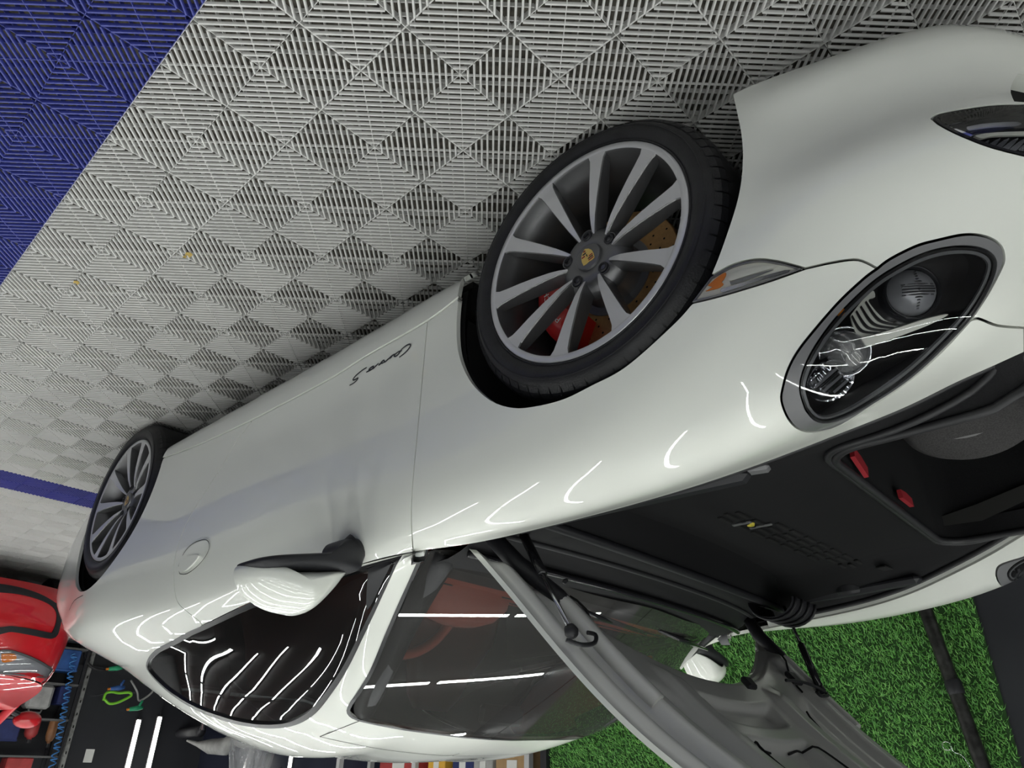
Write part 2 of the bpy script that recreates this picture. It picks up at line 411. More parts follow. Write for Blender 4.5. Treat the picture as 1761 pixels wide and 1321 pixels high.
def tile_mesh(fine=True):
    h = TILE/2-.0008; q = h/math.sqrt(2); top = []; sub = []; thin = []
    D = [.0169+.0138*k for k in range(7)]
    for sx in (1, -1):
        for sy in (1, -1):
            for d in D:
                c = d*math.sqrt(2); e = .0012
                for f in (lambda x, y: (x, y), lambda x, y: (h-x, h-y)):
                    a = f(c-e, e); b = f(e, c-e); top.append(((a[0]*sx, a[1]*sy), (b[0]*sx, b[1]*sy)))
            for o in (-.09, -.06, -.03, 0, .03, .06, .09):
                u0 = abs(o)+.003; u1 = 2*q-abs(o)-.003
                P = lambda u: ((u-o)/math.sqrt(2)*sx, (u+o)/math.sqrt(2)*sy)
                (thin if o == 0 else sub).append((P(u0), P(u1)))
    fr = [((-h, 0), (h, 0)), ((0, -h), (0, h))]+[((-h, s*h), (h, s*h)) for s in (-1, 1)]+[((s*h, -h), (s*h, h)) for s in (-1, 1)]
    V, Fc = rib_boxes(top, .0054, .0032, -.0068, 0, fine)
    parts = [(V, Fc)]
    parts.append(rib_boxes(thin, .0016, .0014, -.0068, -.0003, False))
    parts.append(rib_boxes(sub, .0024, .0018, -.0245, -.0125, False))
    parts.append(rib_boxes(fr, .0014, .0012, -.0245, -.004, False))
    if fine:   # peg in the middle
        n = 8; parts.append(([(.0045*math.cos(2*math.pi*i/n), .0045*math.sin(2*math.pi*i/n), z) for z in (-.0245, -.002) for i in range(n)],
                             [(i, (i+1) % n, n+(i+1) % n, n+i) for i in range(n)]+[tuple(range(n, 2*n))]))
    VV = []; FF = []
    for v, f in parts:
        b = len(VV); VV += v; FF += [tuple(i+b for i in g) for g in f]
    return np.array(VV), FF
tv, tf = tile_mesh(True); meshes = {}
for col in ('grey', 'blue'):
    me = bpy.data.meshes.new('tile_'+col); me.from_pydata(tv.tolist(), [], tf); me.update()
    me.materials.append(MATS['tile_'+col]); meshes[col] = me
ca, sa = math.cos(ROT), math.sin(ROT); cand = []
for i in range(-32, 18):
    for j in range(-17, 18):
        x, y = T0C[0]+TILE*(i*ca-j*sa), T0C[1]+TILE*(i*sa+j*ca)
        if not (X0+.16 < x < X1-.16 and Y0+.16 < y < Y1-.16): continue
        if x > -2.62-.16 and y < YG+.16: continue
        blue = (1 <= j <= 4) or i == -11
        d = np.array([x, y, 0])-CC; c = RC @ d; vis = 0
        if c[2] > .2:
            u, v = F*c[0]/c[2]+W/2, F*c[1]/c[2]+H/2
            vis = 1 if -150 < u < W+150 and -150 < v < H+50 else 0
            under = -3.4 < x < .8 and -.75 < y < .75
            if under: vis = 0
        cand.append((-vis, np.linalg.norm(d), x, y, 'blue' if blue else 'grey'))
cand.sort()
for k, (nv, d, x, y, col) in enumerate(cand[:300]):
    o = bpy.data.objects.new('tile', meshes[col]); COL.objects.link(o); o.location = (x, y, 0); o.rotation_euler = (0, 0, ROT); put(o, floor)
sv, sf = tile_mesh(False); sf4 = [f for f in sf if len(f) == 4]; sfa = np.array(sf4)
for col in ('grey', 'blue'):
    pl = [c for c in cand[300:] if c[4] == col]
    if not pl: continue
    rv = np.c_[sv[:, 0]*ca-sv[:, 1]*sa, sv[:, 0]*sa+sv[:, 1]*ca, sv[:, 2]]; n = len(rv)
    V = np.concatenate([rv+np.array([c[2], c[3], 0]) for c in pl]); Fq = np.concatenate([sfa+n*k for k in range(len(pl))])
    me = bpy.data.meshes.new('tile_field'); me.vertices.add(len(V)); me.vertices.foreach_set('co', V.ravel().astype(np.float32))
    me.loops.add(Fq.size); me.loops.foreach_set('vertex_index', Fq.ravel().astype(np.int32)); me.polygons.add(len(Fq)); me.polygons.foreach_set('loop_start', np.arange(0, Fq.size, 4, dtype=np.int32))
    me.update(calc_edges=True); me.materials.append(MATS['tile_'+col]); o = bpy.data.objects.new('tile_field', me); COL.objects.link(o); put(o, floor); tag(o, kind='stuff')

# --- rows of LED battens across the ceiling
def led_tube(loc, ln):
    t = thing('led_batten', loc, 'slim white LED batten lamp fixed to the dark grey ceiling in a row', 'ceiling lamp', 'LED battens in rows on the ceiling')
    b = MB(); b.box((loc[0], loc[1], loc[2]-.012), (.05, ln, .024), bev=.004); b.build('housing', 'led_housing', t)
    b = MB(); a = np.radians(np.linspace(200, 340, 7)); prof = [(.019*math.cos(q), .019*math.sin(q)) for q in a]
    b.prism([(p[0], p[1]) for p in prof], (1, 0, 0), (0, 0, 1), (loc[0], loc[1]-ln/2+.01, loc[2]-.020), (0, ln-.02, 0)); b.build('diffuser', 'led_white', t)
for k in range(15):
    x = 4.0-.92*k
    for m in range(6 if x > -.6 else 4): led_tube((x, -1.48+(.10 if k % 2 else 0)+1.27*m, HC), 1.2)
# ================================================================ white sports car: body surfaces
# rails of the left flank from the lower edge up to the bonnet shut line / window sill: (s, x, y, z)
ZC = 1.2     # s of the middle of the nose
R = [None]*9
R[0] = Rail([(1.2, .90, 0, .15), (1.05, .885, .28, .148), (.92, .845, .52, .145), (.80, .776, .672, .138), (.70, .706, .745, .136), (.60, .60, .79, .138), (.48, .48, .828, .14), (.38, .385, .862, .152),
             (.1, .1, .82, .16), (-.35, -.35, .805, .165), (-.7, -.7, .81, .172), (-1.5, -1.5, .81, .172), (-2.05, -2.05, .80, .165), (-2.5, -2.5, .80, .17), (-2.9, -2.9, .78, .20), (-3.2, -3.2, .70, .25), (-3.4, -3.38, .5, .27), (-3.6, -3.46, 0, .28)], True, True)
R[1] = Rail([(1.2, .935, 0, .205), (1.05, .918, .29, .203), (.92, .876, .54, .20), (.80, .80, .692, .20), (.70, .722, .765, .20), (.60, .605, .815, .20), (.48, .485, .85, .205), (.38, .39, .873, .21),
             (.1, .1, .85, .20), (-.35, -.35, .842, .205), (-.7, -.7, .845, .212), (-1.5, -1.5, .85, .212), (-2.05, -2.05, .852, .205), (-2.5, -2.5, .85, .21), (-2.9, -2.9, .82, .25), (-3.2, -3.22, .74, .30), (-3.4, -3.41, .53, .33), (-3.6, -3.49, 0, .34)], True, True)
R[2] = Rail([(1.2, .948, 0, .28), (1.05, .930, .29, .278), (.92, .888, .545, .275), (.80, .806, .70, .27), (.70, .728, .772, .27), (.60, .61, .822, .268), (.48, .49, .858, .27), (.38, .39, .88, .275),
             (.1, .1, .88, .27), (-.35, -.35, .868, .272), (-.7, -.7, .865, .275), (-1.5, -1.5, .868, .275), (-2.05, -2.05, .868, .272), (-2.5, -2.5, .868, .28), (-2.9, -2.9, .83, .32), (-3.2, -3.24, .765, .37), (-3.4, -3.44, .55, .40), (-3.6, -3.51, 0, .41)], True, True)
R[3] = Rail([(1.2, .955, 0, .37), (1.05, .936, .29, .365), (.92, .892, .545, .36), (.80, .812, .702, .355), (.70, .733, .778, .352), (.60, .615, .83, .355), (.48, .492, .866, .365), (.38, .39, .885, .37),
             (.1, .1, .888, .39), (-.35, -.35, .870, .385), (-.7, -.7, .860, .385), (-1.5, -1.5, .866, .385), (-2.05, -2.05, .874, .385), (-2.5, -2.5, .882, .39), (-2.9, -2.9, .842, .42), (-3.2, -3.25, .775, .46), (-3.4, -3.45, .56, .48), (-3.6, -3.52, 0, .49)], True, True)
R[4] = Rail([(1.2, .95, 0, .46), (1.05, .93, .285, .455), (.92, .884, .535, .445), (.80, .806, .695, .437), (.70, .733, .778, .437), (.60, .615, .836, .447), (.48, .492, .873, .465), (.38, .39, .889, .485),
             (.1, .1, .890, .55), (-.35, -.35, .872, .55), (-.7, -.7, .864, .55), (-1.5, -1.5, .872, .55), (-2.05, -2.05, .882, .55), (-2.5, -2.5, .890, .55), (-2.9, -2.9, .845, .55), (-3.2, -3.24, .775, .56), (-3.4, -3.44, .555, .57), (-3.6, -3.50, 0, .575)], True, True)
R[5] = Rail([(1.2, .92, 0, .53), (1.05, .90, .275, .526), (.92, .852, .505, .518), (.80, .778, .652, .515), (.70, .712, .735, .522), (.60, .607, .80, .54), (.48, .488, .845, .565), (.38, .39, .868, .60),
             (.1, .1, .872, .695), (-.35, -.35, .864, .70), (-.7, -.7, .856, .70), (-1.5, -1.5, .866, .70), (-2.05, -2.05, .884, .685), (-2.5, -2.5, .892, .68), (-2.9, -2.9, .838, .67), (-3.2, -3.22, .765, .66), (-3.4, -3.41, .54, .65), (-3.6, -3.46, 0, .65)], True, True)
R[6] = Rail([(1.2, .87, 0, .572), (1.05, .852, .255, .571), (.92, .808, .46, .573), (.80, .742, .59, .585), (.70, .685, .67, .604), (.60, .592, .74, .638), (.48, .482, .795, .675), (.38, .39, .822, .71),
             (.1, .1, .832, .792), (-.35, -.35, .838, .80), (-.7, -.7, .834, .785), (-1.5, -1.5, .846, .80), (-2.05, -2.05, .866, .79), (-2.5, -2.5, .868, .795), (-2.9, -2.9, .812, .765), (-3.2, -3.17, .73, .74), (-3.4, -3.35, .51, .73), (-3.6, -3.40, 0, .735)], True, True)
R[7] = Rail([(1.2, .815, 0, .594), (1.05, .80, .23, .596), (.92, .76, .41, .607), (.80, .705, .525, .63), (.70, .652, .60, .665), (.60, .572, .668, .708), (.48, .472, .718, .752), (.38, .385, .738, .79),
             (.1, .1, .752, .85), (-.2, -.2, .765, .866), (-.45, -.45, .785, .855), (-.7, -.7, .812, .838), (-1.5, -1.5, .818, .868), (-2.05, -2.05, .825, .875), (-2.5, -2.5, .80, .885), (-2.9, -2.9, .765, .845), (-3.2, -3.12, .66, .80), (-3.4, -3.27, .46, .78), (-3.6, -3.32, 0, .79)], True, True)
R[8] = Rail([(1.2, .76, 0, .61), (1.05, .748, .20, .614), (.92, .715, .355, .63), (.80, .665, .445, .655), (.70, .60, .475, .68), (.60, .535, .492, .70), (.48, .45, .51, .728), (.38, .36, .545, .757), (.25, .24, .585, .79),
             (.1, .1, .628, .822), (-.1, -.1, .668, .846), (-.3, -.3, .695, .857), (-.45, -.45, .725, .864), (-.62, -.62, .775, .867), (-.9, -.9, .782, .874), (-1.3, -1.3, .782, .894), (-1.6, -1.6, .772, .924), (-1.95, -1.95, .752, .948), (-2.3, -2.3, .705, .965), (-2.75, -2.75, .63, .938), (-3.1, -3.05, .55, .86), (-3.35, -3.18, .40, .825), (-3.6, -3.24, 0, .84)], True, True)
RG = Rail([(1.2, .66, 0, .635), (.92, .63, .27, .66), (.70, .52, .38, .70), (.48, .38, .42, .745), (.25, .2, .49, .80), (0, 0, .55, .84), (-.3, -.3, .60, .866), (-.45, -.47, .65, .88), (-.62, -.64, .735, .90), (-.9, -.9, .76, .935), (-1.3, -1.28, .742, .98), (-1.6, -1.59, .727, 1.0), (-1.95, -1.94, .71, 1.015), (-2.3, -2.3, .67, .995), (-2.75, -2.75, .58, .955), (-3.1, -2.97, .48, .89), (-3.35, -3.08, .33, .86), (-3.6, -3.12, 0, .87)], True, True)
for j, dv in ((1, .006), (2, -.007), (3, -.010), (4, .005)):     # ridge along the lip and hollow above it
    r_ = R[j]; k = r_.k >= .37
    n_ = np.stack([np.where(r_.k > .75, .75, .25), np.where(r_.k > .75, .65, .95), 0*r_.k], 1); n_[:, 1] *= np.sign(r_.p[:, 1])*np.minimum(1, np.abs(r_.p[:, 1])/.3)
    w_ = np.clip((r_.k-.36)/.1, 0, 1); r_.p = r_.p+n_*(w_*dv)[:, None]
TL = [0, .065, .135, .235, .36, .47, .565, .645, .72, .80]
L = Surf(R+[RG], TL, (-3.6, 1.2), (0, .72), 320, 64, flip=True)

# greenhouse: side glass, pillars, windscreen, roof; stations from the screen base to the tail
ST = [-.57, -.80, -1.1, -1.3, -1.6, -1.95, -2.3, -2.75, -3.15]
def gr(*p): return Rail([(s, *q) for s, q in zip(ST, p)])
G_ = [Rail([(s, *(R[7](np.array([s]))[0])) for s in ST]),
      Rail([(s, *(R[8](np.array([s]))[0])) for s in ST]),
      gr((-.585, .772, .872), (-.795, .776, .898), (-1.07, .757, .945), (-1.27, .742, .98), (-1.585, .727, 1.0), (-1.93, .708, 1.012), (-2.3, .668, .995), (-2.75, .60, .948), (-3.10, .52, .865)),
      gr((-.60, .762, .870), (-.785, .754, .928), (-1.03, .714, 1.032), (-1.23, .684, 1.09), (-1.555, .668, 1.108), (-1.91, .655, 1.092), (-2.3, .632, 1.037), (-2.75, .565, .962), (-3.08, .48, .875)),
      gr((-.605, .750, .864), (-.775, .732, .949), (-.995, .672, 1.10), (-1.20, .624, 1.178), (-1.525, .605, 1.200), (-1.90, .600, 1.165), (-2.3, .592, 1.079), (-2.75, .525, .975), (-3.06, .43, .882)),
      gr((-.60, .730, .856), (-.758, .705, .961), (-.968, .640, 1.123), (-1.17, .580, 1.203), (-1.50, .555, 1.236), (-1.89, .552, 1.203), (-2.3, .545, 1.105), (-2.75, .48, .987), (-3.05, .385, .888)),
      gr((-.58, .700, .846), (-.735, .665, .968), (-.94, .598, 1.131), (-1.135, .52, 1.216), (-1.48, .48, 1.264), (-1.88, .475, 1.236), (-2.3, .465, 1.133), (-2.75, .41, 1.0), (-3.03, .33, .894)),
      gr((-.475, .40, .884), (-.655, .38, .998), (-.90, .345, 1.138), (-1.115, .30, 1.236), (-1.46, .28, 1.291), (-1.87, .275, 1.268), (-2.3, .27, 1.167), (-2.75, .24, 1.022), (-3.01, .20, .903)),
      gr((-.425, 0, .899), (-.615, 0, 1.009), (-.88, 0, 1.147), (-1.105, 0, 1.243), (-1.45, 0, 1.302), (-1.86, 0, 1.281), (-2.3, 0, 1.180), (-2.75, 0, 1.030), (-3.0, 0, .907))]
TG = [.645-.72, 0, .075, .165, .25, .30, .345, .56, .84]
G = Surf(G_, TG, (-3.15, -.57), (0, .84), 260, 110, flip=True, mirror_t_hi=True)

car = thing('sports_car', (-1.25, 0, 0), 'white sports coupe with its bonnet open and ten-spoke wheels, parked on the grey tiles', 'car')
CAR = car
S_HE = L.px([(1761, 575)])[0][0]
def T8(a, b, n=24): return np.stack([np.linspace(a, b, n), np.full(n, .72)], 1)
def T0(a, b, n=24): return np.stack([np.linspace(a, b, n), np.zeros(n)], 1)
def arch(cx, cz, r, a0, a1, n=40, rz=None):
    a = np.radians(np.linspace(a0, a1, n)); return np.stack([cx+r*np.cos(a), cz+(rz or r)*np.sin(a)], 1)

# --- outlines read off the photograph and laid on the surface
HL_OUT = [(1509, 462), (1487, 478), (1444, 518), (1401, 567), (1372, 604), (1355, 636), (1346, 668), (1344, 690), (1355, 719), (1372, 737), (1395, 743), (1429, 738), (1461, 723), (1501, 697), (1547, 666), (1588, 634), (1631, 593), (1668, 552)]
HL_LOW = [(1668, 552), (1697, 509), (1720, 466), (1727, 446), (1723, 426), (1708, 412), (1682, 404), (1654, 404), (1616, 412), (1576, 423), (1530, 446), (1509, 462)]
HL_IN = [(1386, 705), (1376, 668), (1386, 627), (1412, 581), (1449, 535), (1501, 486), (1544, 458), (1588, 437), (1631, 426), (1671, 425), (1697, 432), (1711, 446), (1711, 466), (1697, 501), (1668, 547), (1631, 588), (1588, 630), (1547, 663), (1501, 693), (1461, 715), (1424, 727), (1401, 722)]
hl_up = L.px(HL_OUT); hl_lo = L.px(HL_LOW)
hl_loop = np.vstack([hl_up[:-1], hl_lo[:-1]])
SEAM_HB = L.px([(1668, 552), (1682, 548), (1715, 560), (1761, 564)])
seam_hb = np.vstack([SEAM_HB, [[SEAM_HB[-1][0]+.03, .72]]])
seam_fb = L.px([(1385, 462), (1430, 452), (1475, 447), (1509, 462)])
lens_up = L.px([(1222, 475), (1260, 455), (1300, 446), (1340, 450), (1385, 462)])
lens_lo = L.px([(1187, 522), (1240, 509), (1320, 485), (1385, 462)])
FA = dict(cx=.004, cz=.338, r=.376, rz=.37)
farc = L.px([(1256, 150), (1262, 175), (1273, 229), (1276, 275), (1270, 332), (1252, 394), (1223, 470), (1187, 525), (1146, 568), (1075, 630), (1016, 662), (969, 685), (922, 697), (883, 700), (845, 688), (812, 658), (792, 617), (786, 573), (789, 517), (798, 475), (806, 466)], 10)
farc = np.vstack([[[farc[0][0], 0.]], farc, [[farc[-1][0]+.005, 0.]]])
farc_px = prc(L.ev(farc[:, 0], farc[:, 1]))
i_up = int(np.argmin(np.linalg.norm(farc_px-np.array([1222, 475]), axis=1))); i_lo = int(np.argmin(np.linalg.norm(farc_px-np.array([1187, 522]), axis=1)))
low_seam = L.px([(790, 512), (735, 553), (631, 613), (560, 657), (434, 723)])
i_se = int(np.argmin(np.linalg.norm(farc-low_seam[0], axis=1)))
door_f = L.px([(735, 553), (722, 700), (708, 860), (710, 946)])
door_r = L.px([(434, 723), (405, 762), (383, 800), (345, 858), (319, 904), (303, 950), (299, 990), (304, 1032), (322, 1052), (345, 1070)])
RA = dict(cx=-2.463, cz=.338, r=.385)
rarc = L.xz(np.vstack([[(-2.07, .12)], arch(RA['cx'], RA['cz'], RA['r'], -10, 190, 60), [(-2.86, .14)]]), .02)
ds_f = door_f[-1][0]; ds_r = door_r[-1][0]
i_ld = int(np.argmin(np.linalg.norm(low_seam-door_f[0], axis=1)))

fender = np.vstack([T8(seam_hb[-1][0], ds_f, 60), door_f[::-1], low_seam[:i_ld][::-1], farc[i_lo:i_se][::-1], lens_lo[1:], seam_fb[1:], hl_up[1:], seam_hb[1:-1]])
bumper = np.vstack([T8(seam_hb[-1][0], 1.2, 40), np.stack([np.full(30, 1.2), np.linspace(.72, 0, 30)], 1)[1:-1], T0(1.2, farc[0][0], 50), farc[1:i_up], lens_up, seam_fb[1:], hl_lo[::-1][1:], seam_hb[1:-1]])
door = np.vstack([T8(ds_f, ds_r, 60), door_r[::-1], low_seam[i_ld:-1][::-1], door_f[1:-1]])
ls_end = low_seam[-1]
ra_i = int(np.argmin(np.linalg.norm(rarc[:20]-np.array([-2.08, ls_end[1]*.75]), axis=1)))
rear_seam = np.array([ls_end, [-1.6, ls_end[1]*.95], [-1.85, ls_end[1]*.85], rarc[ra_i]])
rear_seam = densify(rear_seam, .03)
sillp = np.vstack([low_seam, rear_seam[1:-1], rarc[1:ra_i+1][::-1], T0(rarc[1][0], farc[-2][0], 50), farc[i_se:-1][::-1]])
TAILS = -3.6
tq = T8(ds_r, TAILS, 70); tq[1:, 1] = .7245
quarter = np.vstack([tq, np.stack([np.full(30, TAILS), np.linspace(.72, 0, 30)], 1)[1:-1], T0(TAILS, rarc[-1][0], 40), rarc[ra_i:-1][::-1], rear_seam[::-1][1:-1], door_r[:-1]])

drl = L.px([(1603, 204), (1612, 196), (1650, 188), (1700, 181), (1745, 179), (1790, 183), (1800, 230), (1790, 272), (1761, 268), (1700, 252), (1645, 230), (1615, 214)])
intake = L.px([(1752, 128), (1742, 145), (1740, 160), (1746, 174)])
sk = intake
s_i0 = sk[:, 0].min()
intake = np.vstack([sk, np.stack([np.linspace(sk[-1][0]+.03, 1.14, 12), np.full(12, sk[-1][1])], 1), np.stack([np.linspace(1.14, sk[0][0]+.03, 12), np.full(12, sk[0][1])], 1)])
for side in 'LR':
    panel('front_fender', L, fender, 'paint_white', car, mirror=side)
    panel('door', L, door, 'paint_white', car, mirror=side)
    panel('rear_quarter_panel', L, quarter, 'paint_white', car, mirror=side)
    panel('side_sill', L, sillp, 'paint_white', car, mirror=side, off=.004)
panel('front_bumper', L, bumper, 'paint_white', car, holes=[drl, intake], mirror='LR', hole_lip=.03)
# ================================================================ white car: greenhouse, lamps, small body parts
side_win = G.px([(692, 955), (624, 974), (530, 1005), (442, 1033), (363, 1065), (300, 1100), (267, 1118), (252, 1139), (257, 1158), (291, 1192), (336, 1221), (382, 1239), (427, 1250), (472, 1253), (509, 1247), (539, 1230), (563, 1203), (594, 1157), (624, 1097), (654, 1033), (682, 972)])
ws_edge = G.px([(727, 950), (708, 995), (690, 1035), (664, 1095), (640, 1152), (618, 1190), (604, 1210), (599, 1222), (603, 1231), (616, 1238), (650, 1246), (700, 1255), (760, 1263), (800, 1268)])
tE = ws_edge[0][1]; ws_edge = ws_edge[ws_edge[:, 1] < .83]
sH = ws_edge[-1][0]
SB = -.57
ws_loop = np.vstack([[[SB, tE]], ws_edge, [[sH, .84]], np.stack([np.linspace(sH, SB, 30), np.full(30, .84)], 1)[1:], np.stack([np.full(20, SB), np.linspace(.84, tE, 20)], 1)[1:-1]])
rw_edge = densify([(-1.98, .84), (-1.99, .62), (-2.02, .44), (-2.10, .40), (-2.35, .39), (-2.62, .41), (-2.72, .46), (-2.75, .62), (-2.76, .84)], .03)
upper = np.vstack([np.stack([np.linspace(SB, -3.15, 90), np.zeros(90)], 1), np.stack([np.full(30, -3.15), np.linspace(0, .84, 30)], 1)[1:-1], np.stack([np.linspace(-3.15, -2.76, 12), np.full(12, .84)], 1)[:-1], rw_edge[::-1],
                   np.stack([np.linspace(-1.98, sH, 30), np.full(30, .84)], 1)[1:], ws_edge[::-1], np.stack([np.full(12, SB), np.linspace(tE, 0, 12)], 1)[:-1]])
panel('roof', G, upper, 'paint_white', CAR, holes=[side_win], mirror='LR', gap=.0002, lip=.010)
panel('headliner', G, upper, 'headliner', CAR, holes=[inset(side_win, -.004)], mirror='LR', gap=.006, lip=0, off=-.022)
# the pane itself is one evenly bowed sheet: a low-order fit through the screen area of the shell
_a = np.stack(np.meshgrid(np.linspace(-1.3, -.57, 40), np.linspace(.30, .84, 40), indexing='ij'), -1).reshape(-1, 2); _a = np.vstack([_a[inpoly(_a, ws_loop)], *[ws_edge]*6]); _q = G.ev(_a[:, 0], _a[:, 1])
def ws_basis(y, z): y2 = y*y; return np.stack([np.ones_like(y), z, z*z, y2, y2*z, y2*y2], 1)
ws_c = np.linalg.lstsq(ws_basis(_q[:, 1], _q[:, 2]), _q[:, 0], rcond=None)[0]
def ws_fit(V, P, N, loop):
    y, z = P[:, 1], P[:, 2]; P = P.copy(); P[:, 0] = ws_basis(y, z) @ ws_c-.002
    dy = ws_c[3]*2*y+ws_c[4]*2*y*z+ws_c[5]*4*y**3; dz = ws_c[1]+2*ws_c[2]*z+ws_c[4]*y*y
    n = np.stack([np.ones_like(y), -dy, -dz], 1); return P, n/np.linalg.norm(n, axis=1)[:, None]
panel('windscreen', G, ws_loop, 'glass_front', CAR, mirror='LR', gap=.001, lip=0, offfn=ws_fit)
panel('rear_window', G, np.vstack([rw_edge, np.stack([np.linspace(-2.76, -1.98, 30), np.full(30, .84)], 1)[1:-1]]), 'glass_side', CAR, mirror='LR', gap=.003, lip=0, off=-.002)
w_in = inset(side_win, .016)
for side in 'LR':
    panel('window_trim', G, side_win, 'black_trim', CAR, holes=[w_in], mirror=side, gap=.0008, lip=.008, off=.0008, res=.05)
    panel('side_window', G, inset(w_in, -.004), 'glass_side', CAR, mirror=side, gap=0, lip=0, off=-.006)
# black border of the windscreen and roof joints
ws_line = np.vstack([ws_edge, [[sH, .84]]])
for m in (False, True):
    ribbon('windscreen_seal', G, ws_line, .010, 'black_trim', CAR, .0012, m)
    ribbon('roof_joint', G, G.px([(618, 1240), (585, 1253), (550, 1267)]), .0028, 'black_void', CAR, .0005, m)
    ribbon('roof_joint', G, G.px([(550, 1267), (600, 1278), (660, 1289), (730, 1297), (790, 1301)]), .0028, 'black_void', CAR, .0005, m)

sail = G.px([(631, 978), (671, 966), (655, 1005), (634, 1046), (628, 1042), (631, 978)], 6)[:-1]
bpil = G.px([(362, 1082), (380, 1078), (390, 1190), (373, 1194), (362, 1082)], 8)[:-1]
for side in 'LR':
    panel('sail_panel', G, sail, 'black_plastic', CAR, mirror=side, gap=0, lip=.003, off=-.0045, res=.03)
    panel('centre_pillar', G, bpil, 'black_plastic', CAR, mirror=side, gap=0, lip=.004, off=-.012, res=.03)
    ribbon('bumper_joint', L, L.px([(143, 1024), (128, 1033), (119, 1050)]), .0028, 'black_void', CAR, .0006, side == 'R')
# --- dark shell added behind the outer panels to stop light leaking through gaps
hl_hole = inset(hl_loop, -.002)
liner = np.vstack([T8(-3.6, 1.2, 90), np.stack([np.full(20, 1.2), np.linspace(.72, 0, 20)], 1)[1:-1], T0(1.2, farc[0][0], 30), farc[1:-1], T0(farc[-1][0], rarc[0][0], 30), rarc[1:-1], T0(rarc[-1][0], -3.6, 30), np.stack([np.full(20, -3.6), np.linspace(0, .72, 20)], 1)[1:-1]])
panel('light_block_shell', L, liner, 'black_void', CAR, holes=[hl_hole], mirror='LR', gap=.004, lip=0, off=-.03, res=.05)

